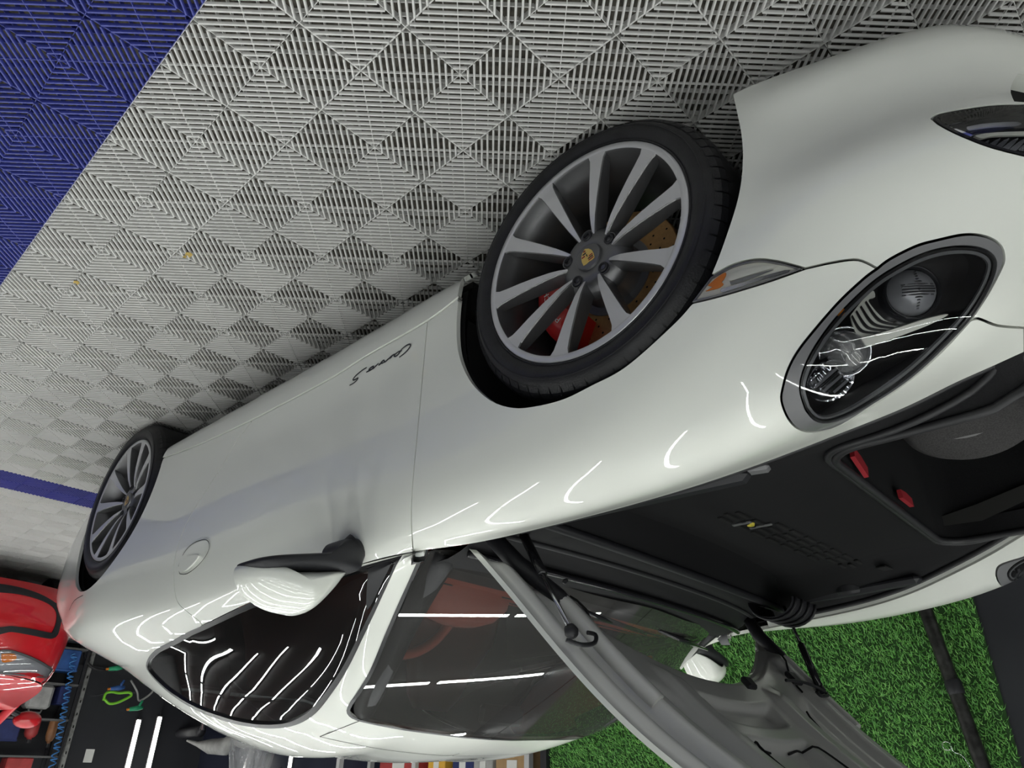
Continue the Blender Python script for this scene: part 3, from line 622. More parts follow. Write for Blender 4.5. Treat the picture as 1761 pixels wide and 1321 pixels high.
# --- head lamps
hl_in = L.px(HL_IN+HL_IN[:1])[:-1]
def on(surf, u, v, d=0.):
    st = surf.px([(u, v), (u+1e-3, v)])[:1]; return surf.ev(st[:, 0], st[:, 1])[0]-surf.nrm(st[:, 0], st[:, 1])[0]*d, surf.nrm(st[:, 0], st[:, 1])[0]
def dome(h, w):
    def f(V, P, N, loop):
        d = dist_to(V, loop); k = 1-np.clip(d/w, 0, 1); hh = h*np.sqrt(np.clip(1-k*k, 0, 1)); return P+N*hh[:, None], N
    return f
def flip_y(o):
    for v in o.data.vertices: v.co.y *= -1
    o.data.flip_normals(); return o
for side in 'LR':
    rng_o = panel('headlight_surround', L, hl_loop, 'lamp_grey', CAR, holes=[hl_in], mirror=side, gap=.0018, lip=.012, res=.05)
    bowl = panel('headlight', L, inset(hl_in, -.006), 'lamp_black', CAR, mirror=side, gap=0, lip=0, off=-.055)
    wallr = panel('lamp_wall', L, hl_in, 'lamp_black', bowl, mirror=side, gap=.0006, lip=.058, off=-.001, holes=[inset(hl_in, .004)], res=.08, hole_lip=0)
    panel('lens', L, hl_in, 'glass_lamp', bowl, mirror=side, gap=.001, lip=0, off=.0015)
    chr_ = inset(hl_in, .004); panel('lens_edge', L, chr_, 'lamp_grey', bowl, holes=[inset(chr_, .004)], mirror=side, gap=0, lip=.004, off=-.004, res=.08)
    def piece(name, pts, m, off, lip=.006, res=.02):
        return panel(name, L, L.px(pts+pts[:1], 6)[:-1], m, bowl, mirror=side, gap=0, lip=lip, off=-off, res=res)
    piece('lamp_blade', [(1484, 581), (1520, 572), (1559, 561), (1600, 549), (1639, 542), (1616, 556), (1588, 568), (1540, 585), (1496, 597)], 'lamp_white', .010)
    piece('lamp_bridge', [(1467, 537), (1488, 512), (1507, 494), (1512, 505), (1500, 512), (1530, 545), (1559, 559), (1520, 570), (1487, 579), (1474, 560)], 'lamp_white', .022)
    for k in range(4):
        a = np.array([(1470, 536), (1478, 528), (1486, 520), (1495, 512)][k]); b = np.array([(1520, 570), (1534, 566), (1548, 562), (1560, 557)][k]); m_ = (a+b)/2+np.array([-6, 10])
        piece('lamp_fin', [tuple(a), tuple(m_), tuple(b), tuple(b+np.array([-7, 3])), tuple(m_+np.array([-5, 3])), tuple(a+np.array([-2, 3]))], 'lamp_black', .019, .004)
    c, n = on(L, 1463, 606, .034)
    b = MB(); b.lathe([(.002, .036), (.012, .0345), (.022, .030), (.030, .020), (.034, .006), (.034, -.012)], c, n, 28); o1 = b.build('projector_lens', 'glass_solid', bowl, smooth=True)
    b = MB(); b.lathe([(.035, -.014), (.0375, .004), (.040, .006), (.042, -.002), (.043, -.02)], c, n, 28); o2 = b.build('projector_ring', 'chrome', bowl, smooth=True)
    b = MB(); b.lathe([(.001, -.008), (.033, -.006)], c, n, 20); o3 = b.build('projector_shutter', 'black_gloss', bowl)
    c, n = on(L, 1437, 664, .030)
    b = MB(); b.lathe([(.004, -.018), (.018, -.012), (.030, -.002), (.037, .012), (.039, .013), (.040, .004)], c, n, 26); o4 = b.build('reflector', 'chrome', bowl, auto=20)
    b = MB()
    for k, q in enumerate(((1425, 655), (1440, 668), (1455, 676))):
        cc, nn = on(L, *q, .02); b.box(cc, (.05-.008*k, .012, .016), Matrix.Rotation(.5, 3, 'Y').to_3x3(), bev=.003)
    o5 = b.build('reflector_facet', 'chrome', bowl)
    c, n = on(L, 1586, 494, .030)
    b = MB(); b.lathe([(.002, .020), (.020, .016), (.033, .004), (.038, -.01)], c, n, 28); o6 = b.build('fluted_lens', 'lamp_flute', bowl, smooth=True)
    b = MB(); b.lathe([(.039, -.02), (.041, .0), (.0435, .0), (.045, -.03)], c, n, 28); o7 = b.build('lens_ring', 'black_gloss', bowl, smooth=True)
    fl_ = MB(); e1 = np.cross(n, (0, 0, 1)); e1 /= np.linalg.norm(e1); e2 = np.cross(n, e1)
    for k in range(-7, 8):
        w_ = math.sqrt(max(0, .031**2-(k*.0042)**2)); fl_.tube([c+n*(.021-2.2*(k*.0042)**2/.033-.0035)+e2*k*.0042-e1*w_*.8, c+n*(.021-9*(k*.0042)**2)+e2*k*.0042, c+n*(.021-2.2*(k*.0042)**2/.033-.0035)+e2*k*.0042+e1*w_*.8], .0013, 5)
    o8 = fl_.build('flute', 'steel', bowl)
    c, n = on(L, 1447, 532, .012)
    b = MB(); b.lathe([(.001, .006), (.006, .004), (.008, -.004)], c, n, 12); o9 = b.build('bulb', 'amber', bowl, smooth=True)
    if side == 'R':
        for o in (o1, o2, o3, o4, o5, o6, o7, o8, o9): flip_y(o)
    # --- low front lamp and side marker
    d0 = panel('daytime_lamp', L, inset(drl, -.004), 'lamp_black', CAR, mirror=side, gap=0, lip=0, off=-.030)
    panel('lens', L, drl, 'glass_lamp', d0, mirror=side, gap=.001, lip=0, off=-.001)
    panel('lamp_rim', L, drl, 'black_gloss', d0, holes=[inset(drl, .006)], mirror=side, gap=.0012, lip=.02, off=-.001, res=.06, hole_lip=.02)
    def piece2(name, pts, m, off): return panel(name, L, L.px(pts+pts[:1], 6)[:-1], m, d0, mirror=side, gap=0, lip=.006, off=-off, res=.02)
    piece2('reflector', [(1622, 208), (1660, 198), (1720, 190), (1790, 190), (1792, 222), (1740, 222), (1690, 228), (1668, 232)], 'black_gloss', .012)
    piece2('light_strip', [(1624, 206), (1640, 214), (1676, 229), (1671, 232), (1636, 217)], 'chrome', .006)
    piece2('light_bar', [(1664, 215), (1700, 209), (1754, 207), (1754, 214), (1700, 218), (1668, 222)], 'steel', .004)
    piece2('light_bar', [(1678, 231), (1710, 226), (1790, 224), (1790, 230), (1715, 232), (1690, 236)], 'lamp_white', .004)
    for k in range(6): piece2('light_facet', [(1700+16*k, 238), (1712+16*k, 234), (1692+16*k, 256), (1680+16*k, 254)] if k else [(1700, 240), (1708, 236), (1700, 250), (1694, 249)], 'chrome', .010)
    ml = np.vstack([lens_up, lens_lo[::-1][1:]])
    mk = panel('side_marker', L, ml, 'lamp_white', CAR, mirror=side, gap=.002, lip=0, off=-.005)
    panel('lens', L, ml, 'glass_marker', mk, mirror=side, gap=.0015, lip=0, off=.0005)
    panel('marker_edge', L, ml, 'lamp_grey', mk, holes=[inset(ml, .005)], mirror=side, gap=.0015, lip=.012, off=-.0005, res=.06, hole_lip=.01)
    for pts, m in (([(1216, 490), (1235, 474), (1247, 468), (1243, 480), (1228, 492)], 'amber'), ([(1212, 500), (1240, 484), (1243, 487), (1236, 494)], 'amber'), ([(1252, 470), (1300, 458), (1340, 456), (1300, 468), (1254, 482)], 'lamp_white'), ([(1240, 496), (1300, 478), (1350, 464), (1356, 467), (1300, 484), (1242, 502)], 'steel'), ([(1254, 484), (1300, 470), (1330, 463), (1300, 475), (1256, 489)], 'lamp_grey')):
        panel('marker_bulb' if m == 'amber' else 'marker_facet', L, L.px(pts+pts[:1], 6)[:-1], m, mk, mirror=side, gap=0, lip=.002, off=-.0025, res=.03)
    # --- door handle
    hp = L.px([(310, 987), (308, 973), (320, 947), (338, 932), (356, 929), (361, 940), (355, 956), (340, 974), (322, 987), (310, 987)], 5)[:-1]
    panel('handle_recess', L, inset(hp, -.004), 'paint_white', CAR, holes=[hp], mirror=side, gap=0, lip=0, off=.0012, res=.05)
    dh = panel('door_handle', L, hp, 'paint_white', CAR, mirror=side, gap=.0015, lip=.006, res=.012, offfn=dome(.012, .03), off=0)
    lo_ = L.px([(312, 982), (318, 966), (334, 956), (348, 955), (340, 968), (324, 982), (312, 982)], 4)[:-1]
    panel('grip_hollow', L, lo_, 'paint_white', dh, mirror=side, gap=0, lip=.006, off=.0135, res=.02)
    ribbon('handle_joint', L, np.vstack([hp, hp[:1]]), .002, 'black_void', dh, .0018, side == 'R')
# --- script on the door
k = .13634; SV = []; SF = []
for st in ([(930, 402), (985, 362), (1030, 320), (1062, 278), (1076, 248), (1060, 238), (1025, 252), (985, 280), (950, 312)], [(965, 318), (925, 330), (885, 360), (866, 384), (885, 390), (920, 365), (950, 322), (925, 352), (915, 372)],
           [(905, 345), (880, 362), (850, 375), (832, 400), (812, 418)], [(860, 368), (835, 385), (800, 418), (775, 436)], [(830, 392), (790, 428), (748, 462), (738, 438), (700, 470), (715, 478), (745, 462)],
           [(705, 470), (672, 500), (690, 490), (720, 462)], [(672, 476), (640, 508), (600, 545), (608, 515), (570, 535), (545, 562), (585, 552), (606, 525)], [(600, 543), (560, 568), (515, 590)],
           [(522, 530), (470, 562), (420, 602), (378, 640), (346, 684), (372, 684), (412, 662), (395, 692), (352, 730), (304, 756)]):
    pts = [(560+a*k, 560+b*k) for a, b in st]; s2 = L.px(pts, 2.); n_ = len(s2); wv = .0028+.0022*np.abs(np.sin(np.linspace(.5, 2.8, n_)))
    o_ = ribbon('x', L, s2, wv, 'black_print', None, .001); n_ = len(SV); SV += [v.co[:] for v in o_.data.vertices]; SF += [[n_+i for i in p.vertices] for p in o_.data.polygons]; bpy.data.objects.remove(o_)
tag(mesh_obj('door_script', SV, SF, 'black_print', CAR), label='black handwriting-style lettering reading Carrera S low on the door')
# ================================================================ white car: wheels and brakes
def text_mesh(body, size):
    cu = bpy.data.curves.new('txt', 'FONT'); cu.body = body; cu.size = size; cu.align_x = 'CENTER'; cu.align_y = 'CENTER'; cu.extrude = .0003
    o = bpy.data.objects.new('txt', cu); COL.objects.link(o); bpy.context.view_layer.update()
    me = bpy.data.meshes.new_from_object(o.evaluated_get(bpy.context.evaluated_depsgraph_get())); bpy.data.objects.remove(o)
    v = np.array([p.co[:] for p in me.vertices]); f = [tuple(p.vertices) for p in me.polygons]; bpy.data.meshes.remove(me); return v, f
def wheel(name, cx, cz, yo, RT, wid, sg, rear, label):
    Y = np.array([0, 1., 0])*sg; o = np.array([cx, yo*sg, cz]); rr = .264 if not rear else .262
    def P(r, a, h): return o+Y*h+r*np.array([math.cos(a), 0, math.sin(a)])
    b = MB(); b.lathe([(.2485, -.0005), (.252, .001), (rr-.002, .001), (rr, -.002), (rr, -.012), (.250, -.018), (.250, -.03), (.240, -.05), (.236, -.12), (.244, -.19), (.25, -wid+.03)], o, Y, 96); 
    b.lathe([(.2485, -.0005), (.2465, -.006), (.246, -.020), (.238, -.034), (.230, -.075), (.226, -.12), (.228, -.16), (.24, -wid+.03)], o, Y, 96)
    rim = b.build(name, 'alloy_dark', CAR, auto=30); tag(rim, label)
    b = MB(); b.lathe([(.2482, -.0004), (.2500, .0013), (rr-.0018, .0016), (rr+.0004, -.001)], o, Y, 96); b.build('rim_lip', 'alloy_machined', rim, smooth=True)
    # tyre
    T = [(.258, -.012), (.266, -.003), (.274, .0025), (.285, .0065), (.297, .0075), (RT-.030, .003), (RT-.020, -.005), (RT-.011, -.016), (RT-.005, -.028), (RT-.001, -.050), (RT, -.09), (RT, -wid+.09), (RT-.004, -wid+.03), (RT-.02, -wid+.005), (.29, -wid-.006), (.26, -wid+.012)]
    b = MB(); b.lathe(T, o, Y, 96); b.v = [(p[0], p[1], max(p[2], .0005)) for p in b.v]; ty = b.build('tyre', 'rubber', rim, auto=40)
    b = MB(); n = 64; th = 2*math.pi/n
    for k in range(n):
        a0 = k*th+.06*th; a1 = (k+1)*th-.06*th; V = []
        for a in (a0, (a0+a1)/2, a1):
            for (r, h) in ((RT-.0200, -.0036), (RT-.0092, -.0136), (RT-.0026, -.0262), (RT+.0012, -.046)): V.append(P(r, a, h))
        m = 4; b.add(V, [(i*m+j, (i+1)*m+j, (i+1)*m+j+1, i*m+j+1) for i in range(2) for j in range(3)])
    b.v = [(p[0], p[1], max(p[2], .0003)) for p in b.v]; b.build('tread_shoulder', 'rubber', rim)
    b = MB(); b.lathe([(.2655, .0005), (.268, .0025), (.2695, .0005)], o, Y, 96); b.lathe([(.2995, .0072), (.3015, .0088), (.3035, .0068)], o, Y, 96); b.build('sidewall_bead', 'rubber', rim, smooth=True)
    # spokes: bright milled face, dark flanks
    for k in range(10):
        a = math.radians(-4+36*k+(7 if rear else 0)); e = np.array([-math.sin(a), 0, math.cos(a)]); V = []; secs = []
        for (r, wf, wb, h, dp) in ((.060, .0028, .010, -.036, .030), (.078, .0050, .012, -.0285, .034), (.10, .0072, .0135, -.0215, .036), (.14, .0105, .0155, -.0135, .036), (.18, .0135, .0165, -.0075, .034), (.215, .0160, .0175, -.0035, .030), (.235, .0185, .0185, -.0015, .028), (.2505, .0255, .0235, .0006, .022)):
            c = P(r, a, h); bk = P(r, a, h-dp)
            V += [c-e*wf, c+e*wf, c+e*(wf+.0016)-Y*.003, bk+e*wb, bk-e*wb, c-e*(wf+.0016)-Y*.003]
        Fc = []; mi = []; m = 6; ns = 8
        for i in range(ns-1):
            for j in range(m):
                Fc.append((i*m+j, i*m+(j+1) % m, (i+1)*m+(j+1) % m, (i+1)*m+j)); mi.append(1 if j == 0 else 0)
        Fc.append(tuple(range(m))[::-1]); mi.append(0)
        if sg > 0: Fc = [f[::-1] for f in Fc]
        so = mesh_obj('spoke', V, Fc, None, rim, mats=['alloy_dark', 'alloy_machined'], midx=mi)
    b = MB(); b.lathe([(.0, -.050), (.090, -.074), (.088, -.060), (.078, -.048), (.070, -.040), (.060, -.036), (.050, -.0345), (.040, -.034), (.036, -.036), (.0, -.036)], o, Y, 48); b.build('hub', 'alloy_dark', rim, auto=35)
    b = MB(); b.lathe([(.0, -.0295), (.027, -.0295), (.0315, -.0312), (.033, -.036)], o, Y, 40); cap = b.build('centre_cap', 'alloy_dark', rim, auto=30)
    for k in range(5):
        a = math.radians(-20+72*k); c = P(.0585, a, -.036)
        b = MB(); b.lathe([(.0125, -.010), (.0125, .003), (.0105, .005), (.0075, .005), (.0070, -.001), (.0, -.001)], c, Y, 14); b.build('wheel_bolt', 'black_plastic', rim, auto=30)
        b = MB(); b.lathe([(.0165, .0012), (.0150, .0015), (.0135, -.008)], c, Y, 20); b.build('bolt_seat', 'alloy_dark', rim, smooth=True)
    # shield on the cap
    ca_ = math.radians(-14); ex = np.array([math.cos(ca_), 0, math.sin(ca_)])*(-sg); ez = np.array([-math.sin(ca_), 0, math.cos(ca_)]); oc = o-Y*.029
    if sg < 0: ex = -np.array([-1, 0, 0])*1.0; ez = np.array([0, 0, 1.])
    sh = [(-.0155, .019), (-.008, .0205), (0, .019), (.008, .0205), (.0155, .019), (.0165, .006), (.0145, -.006), (.009, -.015), (0, -.0215), (-.009, -.015), (-.0145, -.006), (-.0165, .006)]
    b = MB(); b.prism(sh, ex, ez, oc, Y*.0008); b.build('shield', 'gold', rim)
    for (q, m) in (([(0, .0170), (-.0135, .0165), (-.0140, .003), (0, .003)], 'q1'), ([(0, 0.0), (.0138, 0.0), (.010, -.0115), (0, -.018)], 'q2')):
        q = np.array(q); x0, x1 = q[:, 0].min(), q[:, 0].max(); z0, z1 = q[:, 1].min(), q[:, 1].max()
        for i, mm in ((0, 'crest_red'), (1, 'black_print'), (2, 'crest_red')):
            zA = z1-(z1-z0)*(i*.36+.02); zB = zA-(z1-z0)*.22; sq = 1 if m == 'q1' else (1-.30*i)
            xx = [(x0*sq, zA), (x1*sq, zA), (x1*sq, zB), (x0*sq, zB)]
            b = MB(); b.prism(xx, ex, ez, oc+Y*.0008, Y*.0004); b.build('shield_stripe', mm, rim)
    b = MB(); b.prism([(-.0048, .0050), (-.001, .0072), (.0045, .005), (.0045, -.003), (0, -.0072), (-.0045, -.003)], ex, ez, oc+Y*.0008, Y*.0006); b.build('shield_centre', 'gold', rim)
    b = MB(); b.prism([(-.002, .004), (.001, .0045), (.0005, .001), (.0022, -.001), (.001, -.005), (-.001, -.002), (-.0022, -.004), (-.001, .001)], ex, ez, oc+Y*.0014, Y*.0003); b.build('shield_figure', 'black_print', rim)
    # brake
    hd = -.128
    b = MB(); b.lathe([(.095, hd), (.166, hd), (.168, hd-.002), (.168, hd-.028), (.10, hd-.028)], o, Y, 64); disc = b.build('brake_disc', 'disc_gold', CAR, auto=30)
    b = MB(); b.lathe([(.0, -.07), (.06, -.07), (.075, -.078), (.080, hd+.004), (.098, hd+.002), (.099, hd-.01)], o, Y, 48); b.build('disc_bell', 'disc_bell', disc, auto=30)
    b = MB()
    for k in range(36):
        for q, r in enumerate((.108, .124, .140, .155)):
            a = 2*math.pi*(k+.28*q)/36; c = P(r, a, hd+.0004)
            if (k+q) % 2 == 0: b.add([c+.0028*np.array([math.cos(t), 0, math.sin(t)]) for t in np.linspace(0, 2*math.pi, 7)[:-1]], [tuple(range(6))])
    b.build('disc_holes', 'black_void', disc)
    a0, a1 = (118, 192) if not rear else (-15, 55); A = np.radians(np.linspace(a0, a1, 12)); V = []
    prof = [(.112, -.092), (.120, -.078), (.148, -.070), (.172, -.074), (.192, -.09), (.198, -.12), (.195, -.18), (.12, -.18)]
    for a in A:
        for (r, h) in prof: V.append(P(r, a, h))
    m = len(prof); Fc = [(i*m+j, i*m+(j+1) % m, (i+1)*m+(j+1) % m, (i+1)*m+j) for i in range(11) for j in range(m)]+[tuple(range(m))[::-1], tuple(range(11*m, 12*m))]
    b = MB(); b.add(V, Fc); cal = b.build('brake_caliper', 'caliper_red', CAR, auto=35)
    v, f = text_mesh('PORSCHE', .020); am = math.radians((a0+a1)/2+ (8 if not rear else 0)); tv_ = []
    for p in v:
        a = am+sg*p[0]/.150*1.5*(1); r = .150+p[1]*(-1 if math.cos(am) < 0 else 1)*sg*(-1)
        tv_.append(P(r, a, -.0695+p[2]))
    mesh_obj('caliper_lettering', tv_, f, 'white_print', cal)
    # wheel housing
    b = MB(); b.lathe([(.395, -.05), (.395, -.36), (.05, -.36)], o+np.array([0, 0, .012]), Y, 40, math.radians(-4), math.radians(184), ref=(-sg, 0, 0)); 
    v_ = np.array(b.v); v_[:, 2] = np.where(sg*Y[1] > 0, v_[:, 2], v_[:, 2]); b.v = v_.tolist(); b.build('wheel_housing', 'black_void', CAR, smooth=True)
    return rim
wheel('wheel', -.006, .334, .869, .336, .245, 1, False, 'front left alloy wheel with dark flanks and milled spokes')
wheel('wheel', -.006, .334, .869, .336, .245, -1, False, 'front right alloy wheel')
wheel('wheel', -2.463, .337, .864, .339, .29, 1, True, 'rear left alloy wheel with dark flanks and milled spokes')
wheel('wheel', -2.463, .337, .864, .339, .29, -1, True, 'rear right alloy wheel')
b = MB(); b.box((-1.3, 0, .22), (4.0, 1.0, .1)); b.box((-1.23, 0, .22), (1.62, 1.58, .1)); b.box((-3.05, 0, .28), (.35, 1.4, .1)); b.box((.62, 0, .2), (.34, 1.2, .08)); b.build('underbody', 'black_void', CAR)

# ================================================================ white car: door mirrors
def mirror(sg):
    XM = -.80
    def yz(pts): return [tuple(at_x(u, v, XM)[1:]) for u, v in pts]
    cap_ = yz([(451, 966), (430, 971), (424, 985), (428, 1006), (442, 1026), (466, 1044), (494, 1053), (521, 1056), (542, 1047), (569, 1021), (589, 996), (595, 981), (533, 982), (463, 983)])
    low_ = yz([(466, 962), (515, 956), (560, 951), (570, 938), (577, 930), (592, 926), (609, 930), (620, 942), (613, 964), (599, 984), (533, 985), (470, 986), (452, 981), (446, 970)])
    def shell(name, pts, depth, back, m, par, ex=2.3, pw=.5):
        p = densify(pts, .008, True); c = p.mean(0); n = len(p); V = []; K = 15
        for k in range(K):
            th_ = k/(K-1)*math.pi/2; w_ = math.sin(th_); sc = (1-w_**ex)**pw if ex else max(.03, math.cos(th_))**pw
            if k == K-1: sc = .03
            for q in p: V.append((XM-back+(depth+back)*w_, c[0]+(q[0]-c[0])*sc, c[1]+(q[1]-c[1])*sc))
        Fc = [(k*n+i, k*n+(i+1) % n, (k+1)*n+(i+1) % n, (k+1)*n+i) for k in range(K-1) for i in range(n)]+[tuple(range(n)), tuple(range((K-1)*n, K*n))]
        V = [(x, y*sg, z) for x, y, z in V]; b = MB(); b.add(V, Fc); return b.build(name, m, par, auto=50)
    cap_ = [(y_+.010*max(0, (y_-.95)/.1), z_) for y_, z_ in cap_]
    cp = shell('door_mirror', cap_, .070, .035, 'paint_white', CAR, 0, .85)
    tag(cp, 'white mirror cap on a black foot')
    shell('mirror_foot', [(y_+.030*max(0, (y_-.90)/.13), z_+.004) for y_, z_ in low_], .072, .035, 'black_plastic', cp, 6., .4)
    a = at_x(598, 958, -.775); bq = at_y(600, 935, .845)
    b = MB(); b.tube([(a[0], a[1]*sg, a[2]), ((a[0]+bq[0])/2, (a[1]*.5+bq[1]*.5)*sg, (a[2]+bq[2])/2-.003), (bq[0], (bq[1]-.02)*sg, bq[2]-.002)], [.026, .026, .03], 14); b.build('mirror_arm', 'black_plastic', cp, smooth=True)
    g = np.array(densify(cap_, .01, True)); g = g.mean(0)+(g-g.mean(0))*.86
    b = MB(); b.add([(XM-.036, y*sg, z) for y, z in g], [tuple(range(len(g)))]); b.build('mirror_glass', 'chrome', cp)
mirror(1); mirror(-1)

# ================================================================ white car: open bonnet
HX, HZ, HA = -.465, .858, math.radians(51)
ss = np.linspace(.9, -.5, 120); e8 = R[8](ss)
def yE(x): return np.interp(x, e8[::-1, 0], e8[::-1, 1])
def zE(x): return np.interp(x, e8[::-1, 0], e8[::-1, 2])
def bonnet_pt(u, v, d=0.):
    """closed bonnet, u rear->front, v right(-1)->left(+1), d below the skin; returned opened about the hinge"""
    a = np.abs(v); xr = -.165-.285*a**2.3; xf = .752-.10*a**3.0; x = xr+u*(xf-xr); y = v*(yE(x)-.004)
    z = zE(x)+.030*(1-v*v)*(1-.5*u)+.004*(1-a**6)-d
    X = x-HX; Zz = z-HZ; c, s = math.cos(HA), math.sin(HA)
    return np.stack([HX+X*c-Zz*s, y, HZ+X*s+Zz*c], -1)
def sstep(x, a, b): t = np.clip((x-a)/(b-a), 0, 1); return t*t*(3-2*t)
def grid_obj(name, fn, nu, nv, m, par, flip=False):
    U, Vv = np.meshgrid(np.linspace(0, 1, nu), np.linspace(-1, 1, nv), indexing='ij'); P = fn(U, Vv).reshape(-1, 3)
    Fc = [(i*nv+j, i*nv+j+1, (i+1)*nv+j+1, (i+1)*nv+j) for i in range(nu-1) for j in range(nv-1)]
    if flip: Fc = [f[::-1] for f in Fc]
    return mesh_obj(name, P, Fc, m, par, smooth=True)
bon = grid_obj('bonnet', lambda u, v: bonnet_pt(u, v), 60, 60, 'paint_white', CAR, True)
tag(bon, 'raised bonnet showing its ribbed underside')
def relief(u, v):
    a = np.abs(v); d = .010+.016*sstep(a, .985, .955)*sstep(u, .0, .03)*sstep(u, 1, .97)
    d = d-.012*sstep(a, .93, .90)*sstep(a, .845, .872)                                # gutter beside the edge beam
    beam = .018*sstep(a, .74, .77)*sstep(a, .86, .83)*sstep(u, .02, .06); d = d+beam   # edge beam
    d = d-.010*sstep(a, .725, .70)*sstep(a, .50, .53)*sstep(u, .16, .22)*sstep(u, .95, .90)   # long side pocket
    d = d+.012*sstep(a, .50, .47)*sstep(a, .36, .39)*sstep(u, .05, .12)                # inner beam
    w_ = .33-.10*np.sin(u*3)
    d = d-.018*sstep(a, w_, w_-.03)*sstep(u, .10, .13)*sstep(u, .20, .175)             # small centre pocket
    d = d-.020*sstep(a, w_, w_-.03)*sstep(u, .24, .27)*sstep(u, .56, .53)              # large centre pocket
    d = d-.020*sstep(a, w_, w_-.03)*sstep(u, .60, .63)*sstep(u, .94, .91)
    return .010+(d-.010)*1.5
def inner(u, v): return bonnet_pt(u*.985+.006, v*.992, relief(u, v))
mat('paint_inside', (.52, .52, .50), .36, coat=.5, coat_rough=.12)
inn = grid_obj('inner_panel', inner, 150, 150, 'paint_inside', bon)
# rim between skin and inner panel
def edge_strip():
    tt = np.linspace(-1, 1, 80); uu = np.linspace(0, 1, 60)
    loop = np.vstack([np.c_[np.zeros(80), tt], np.c_[uu[1:], np.ones(59)], np.c_[np.ones(79), tt[::-1][1:]], np.c_[uu[::-1][1:], -np.ones(59)]])
    A = bonnet_pt(loop[:, 0], loop[:, 1]); B = inner(loop[:, 0], loop[:, 1]); n = len(A)
    return mesh_obj('bonnet_rim', np.vstack([A, B]), [(i, (i+1) % n, n+(i+1) % n, n+i) for i in range(n)], 'paint_white', bon, smooth=True)
edge_strip()
def slot(name, uv, r, m='black_void', d=.0):
    uv = densify(uv, .03); P = np.array([bonnet_pt(np.array(u), np.array(v), relief(np.array(u), np.array(v))+.006+d) for u, v in uv]); b = MB(); b.tube(P, r, 6); return b.build(name, m, inn)
for sg in (1, -1):
    slot('panel_slot', [(.20, .62*sg), (.33, .57*sg), (.52, .55*sg), (.85, .54*sg)], .0028)
    slot('panel_slot', [(.05, .79*sg), (.10, .755*sg), (.17, .73*sg)], .003)
    slot('panel_slot', [(.27, .08*sg), (.265, .20*sg), (.30, .29*sg), (.42, .33*sg)], .0028)
    slot('panel_slot', [(.60, .02*sg), (.61, .22*sg), (.70, .30*sg)], .0028)
    # rounded hinge arm along the edge
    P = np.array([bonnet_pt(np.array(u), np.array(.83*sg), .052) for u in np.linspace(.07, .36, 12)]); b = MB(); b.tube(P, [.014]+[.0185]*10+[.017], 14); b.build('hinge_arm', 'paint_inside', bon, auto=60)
    hp_ = np.array([HX+.01, .665*sg, HZ-.035]); q0 = P[0]
    b = MB(); b.tube([hp_, (hp_+q0)/2+np.array([-.015, 0, .0]), q0, P[1]], [.020, .022, .018, .015], 10); b.build('hinge', 'black_plastic', CAR, smooth=True)
# gas struts
def hit_bonnet(u, v, dd=.03):
    d = rayd(u, v); n = np.array([-math.sin(HA-.09), 0, math.cos(HA-.09)]); p0 = np.array([HX, 0, HZ])-n*dd; return CC+d*(((p0-CC)@n)/(d@n))
def strut(lo, hi, body_low, name):
    lo = np.array(lo); hi = np.array(hi); m = lo+(hi-lo)*.50
    a, c = (lo, hi) if body_low else (hi, lo)
    b = MB(); b.tube([a, a+(m-a)*.98, m], [.0115, .0115, .010], 14); s_ = b.build(name, 'black_gloss', CAR, smooth=True)
    b = MB(); b.tube([m, c], .0048, 10); b.build('strut_rod', 'steel' if body_low else 'black_gloss', s_, smooth=True)
    b = MB(); b.lathe([(.001, .012), (.011, .009), (.015, 0), (.012, -.012), (.001, -.016)], hi, (hi-lo), 14); b.build('strut_socket', 'black_plastic', s_, smooth=True)
    return s_
hiL = hit_bonnet(983, 1087); loL = at_y(893, 905, .60); strut(loL, hiL, True, 'gas_strut')
hiR = hit_bonnet(1412, 1188, .035); loR = at_y(1345, 1035, -.60); strut(loR, hiR, False, 'gas_strut')
h0 = hit_bonnet(974, 1101, .045); h1 = hit_bonnet(1000, 1109, .05); h2 = hit_bonnet(1022, 1106, .045); h3 = hit_bonnet(1024, 1092, .04); h4 = hit_bonnet(1010, 1088, .035)
b = MB(); b.tube(densify([h0, h1, h2, h3, h4], .005), .0045, 8); b.build('washer_hose', 'black_plastic', CAR, smooth=True)
h = [hit_bonnet(u, v, .04) for u, v in ((1352, 1170), (1375, 1172), (1400, 1180), (1418, 1190), (1424, 1196), (1412, 1197), (1404, 1190))]
b = MB(); b.tube(densify(h, .005), .0045, 8); b.build('washer_hose', 'black_plastic', CAR, smooth=True)
for (u, v, w_) in ((1288, 1175, .035), (1365, 1167, .045), (972, 1000, .012)):
    c = hit_bonnet(u, v, .03); b = MB(); b.box(c, (w_, w_*1.2, .016), Matrix.Rotation(-HA, 3, 'Y'), bev=.005); b.build('bonnet_clip', 'black_plastic', bon)

# ================================================================ white car: luggage bay under the bonnet
def bay_z(x, y):
    ye = yE(x); k = sstep(np.abs(y), .42, np.maximum(ye-.025, .43)); z0 = .735+.020*sstep(x, .2, -.1)-.115*sstep(x, .56, .75); return z0*(1-k)+(zE(x)-.022)*k
class Bay:
    def ev(s, S, T): S = np.asarray(S, float); T = np.asarray(T, float); return np.stack([S, T, bay_z(S, T)], -1)
    def nrm(s, S, T):
        e = 2e-3; S = np.asarray(S, float); T = np.asarray(T, float); a = s.ev(S+e, T)-s.ev(S-e, T); b_ = s.ev(S, T+e)-s.ev(S, T-e); n = np.cross(a, b_); return n/np.linalg.norm(n, axis=-1)[..., None]
BAY = Bay()
xs = np.linspace(-.36, .71, 50); ye = yE(xs)-.006
yf = np.linspace(ye[-1], -ye[-1], 24)[1:-1]; xf_ = .71+.035*(1-(yf/ye[-1])**2)
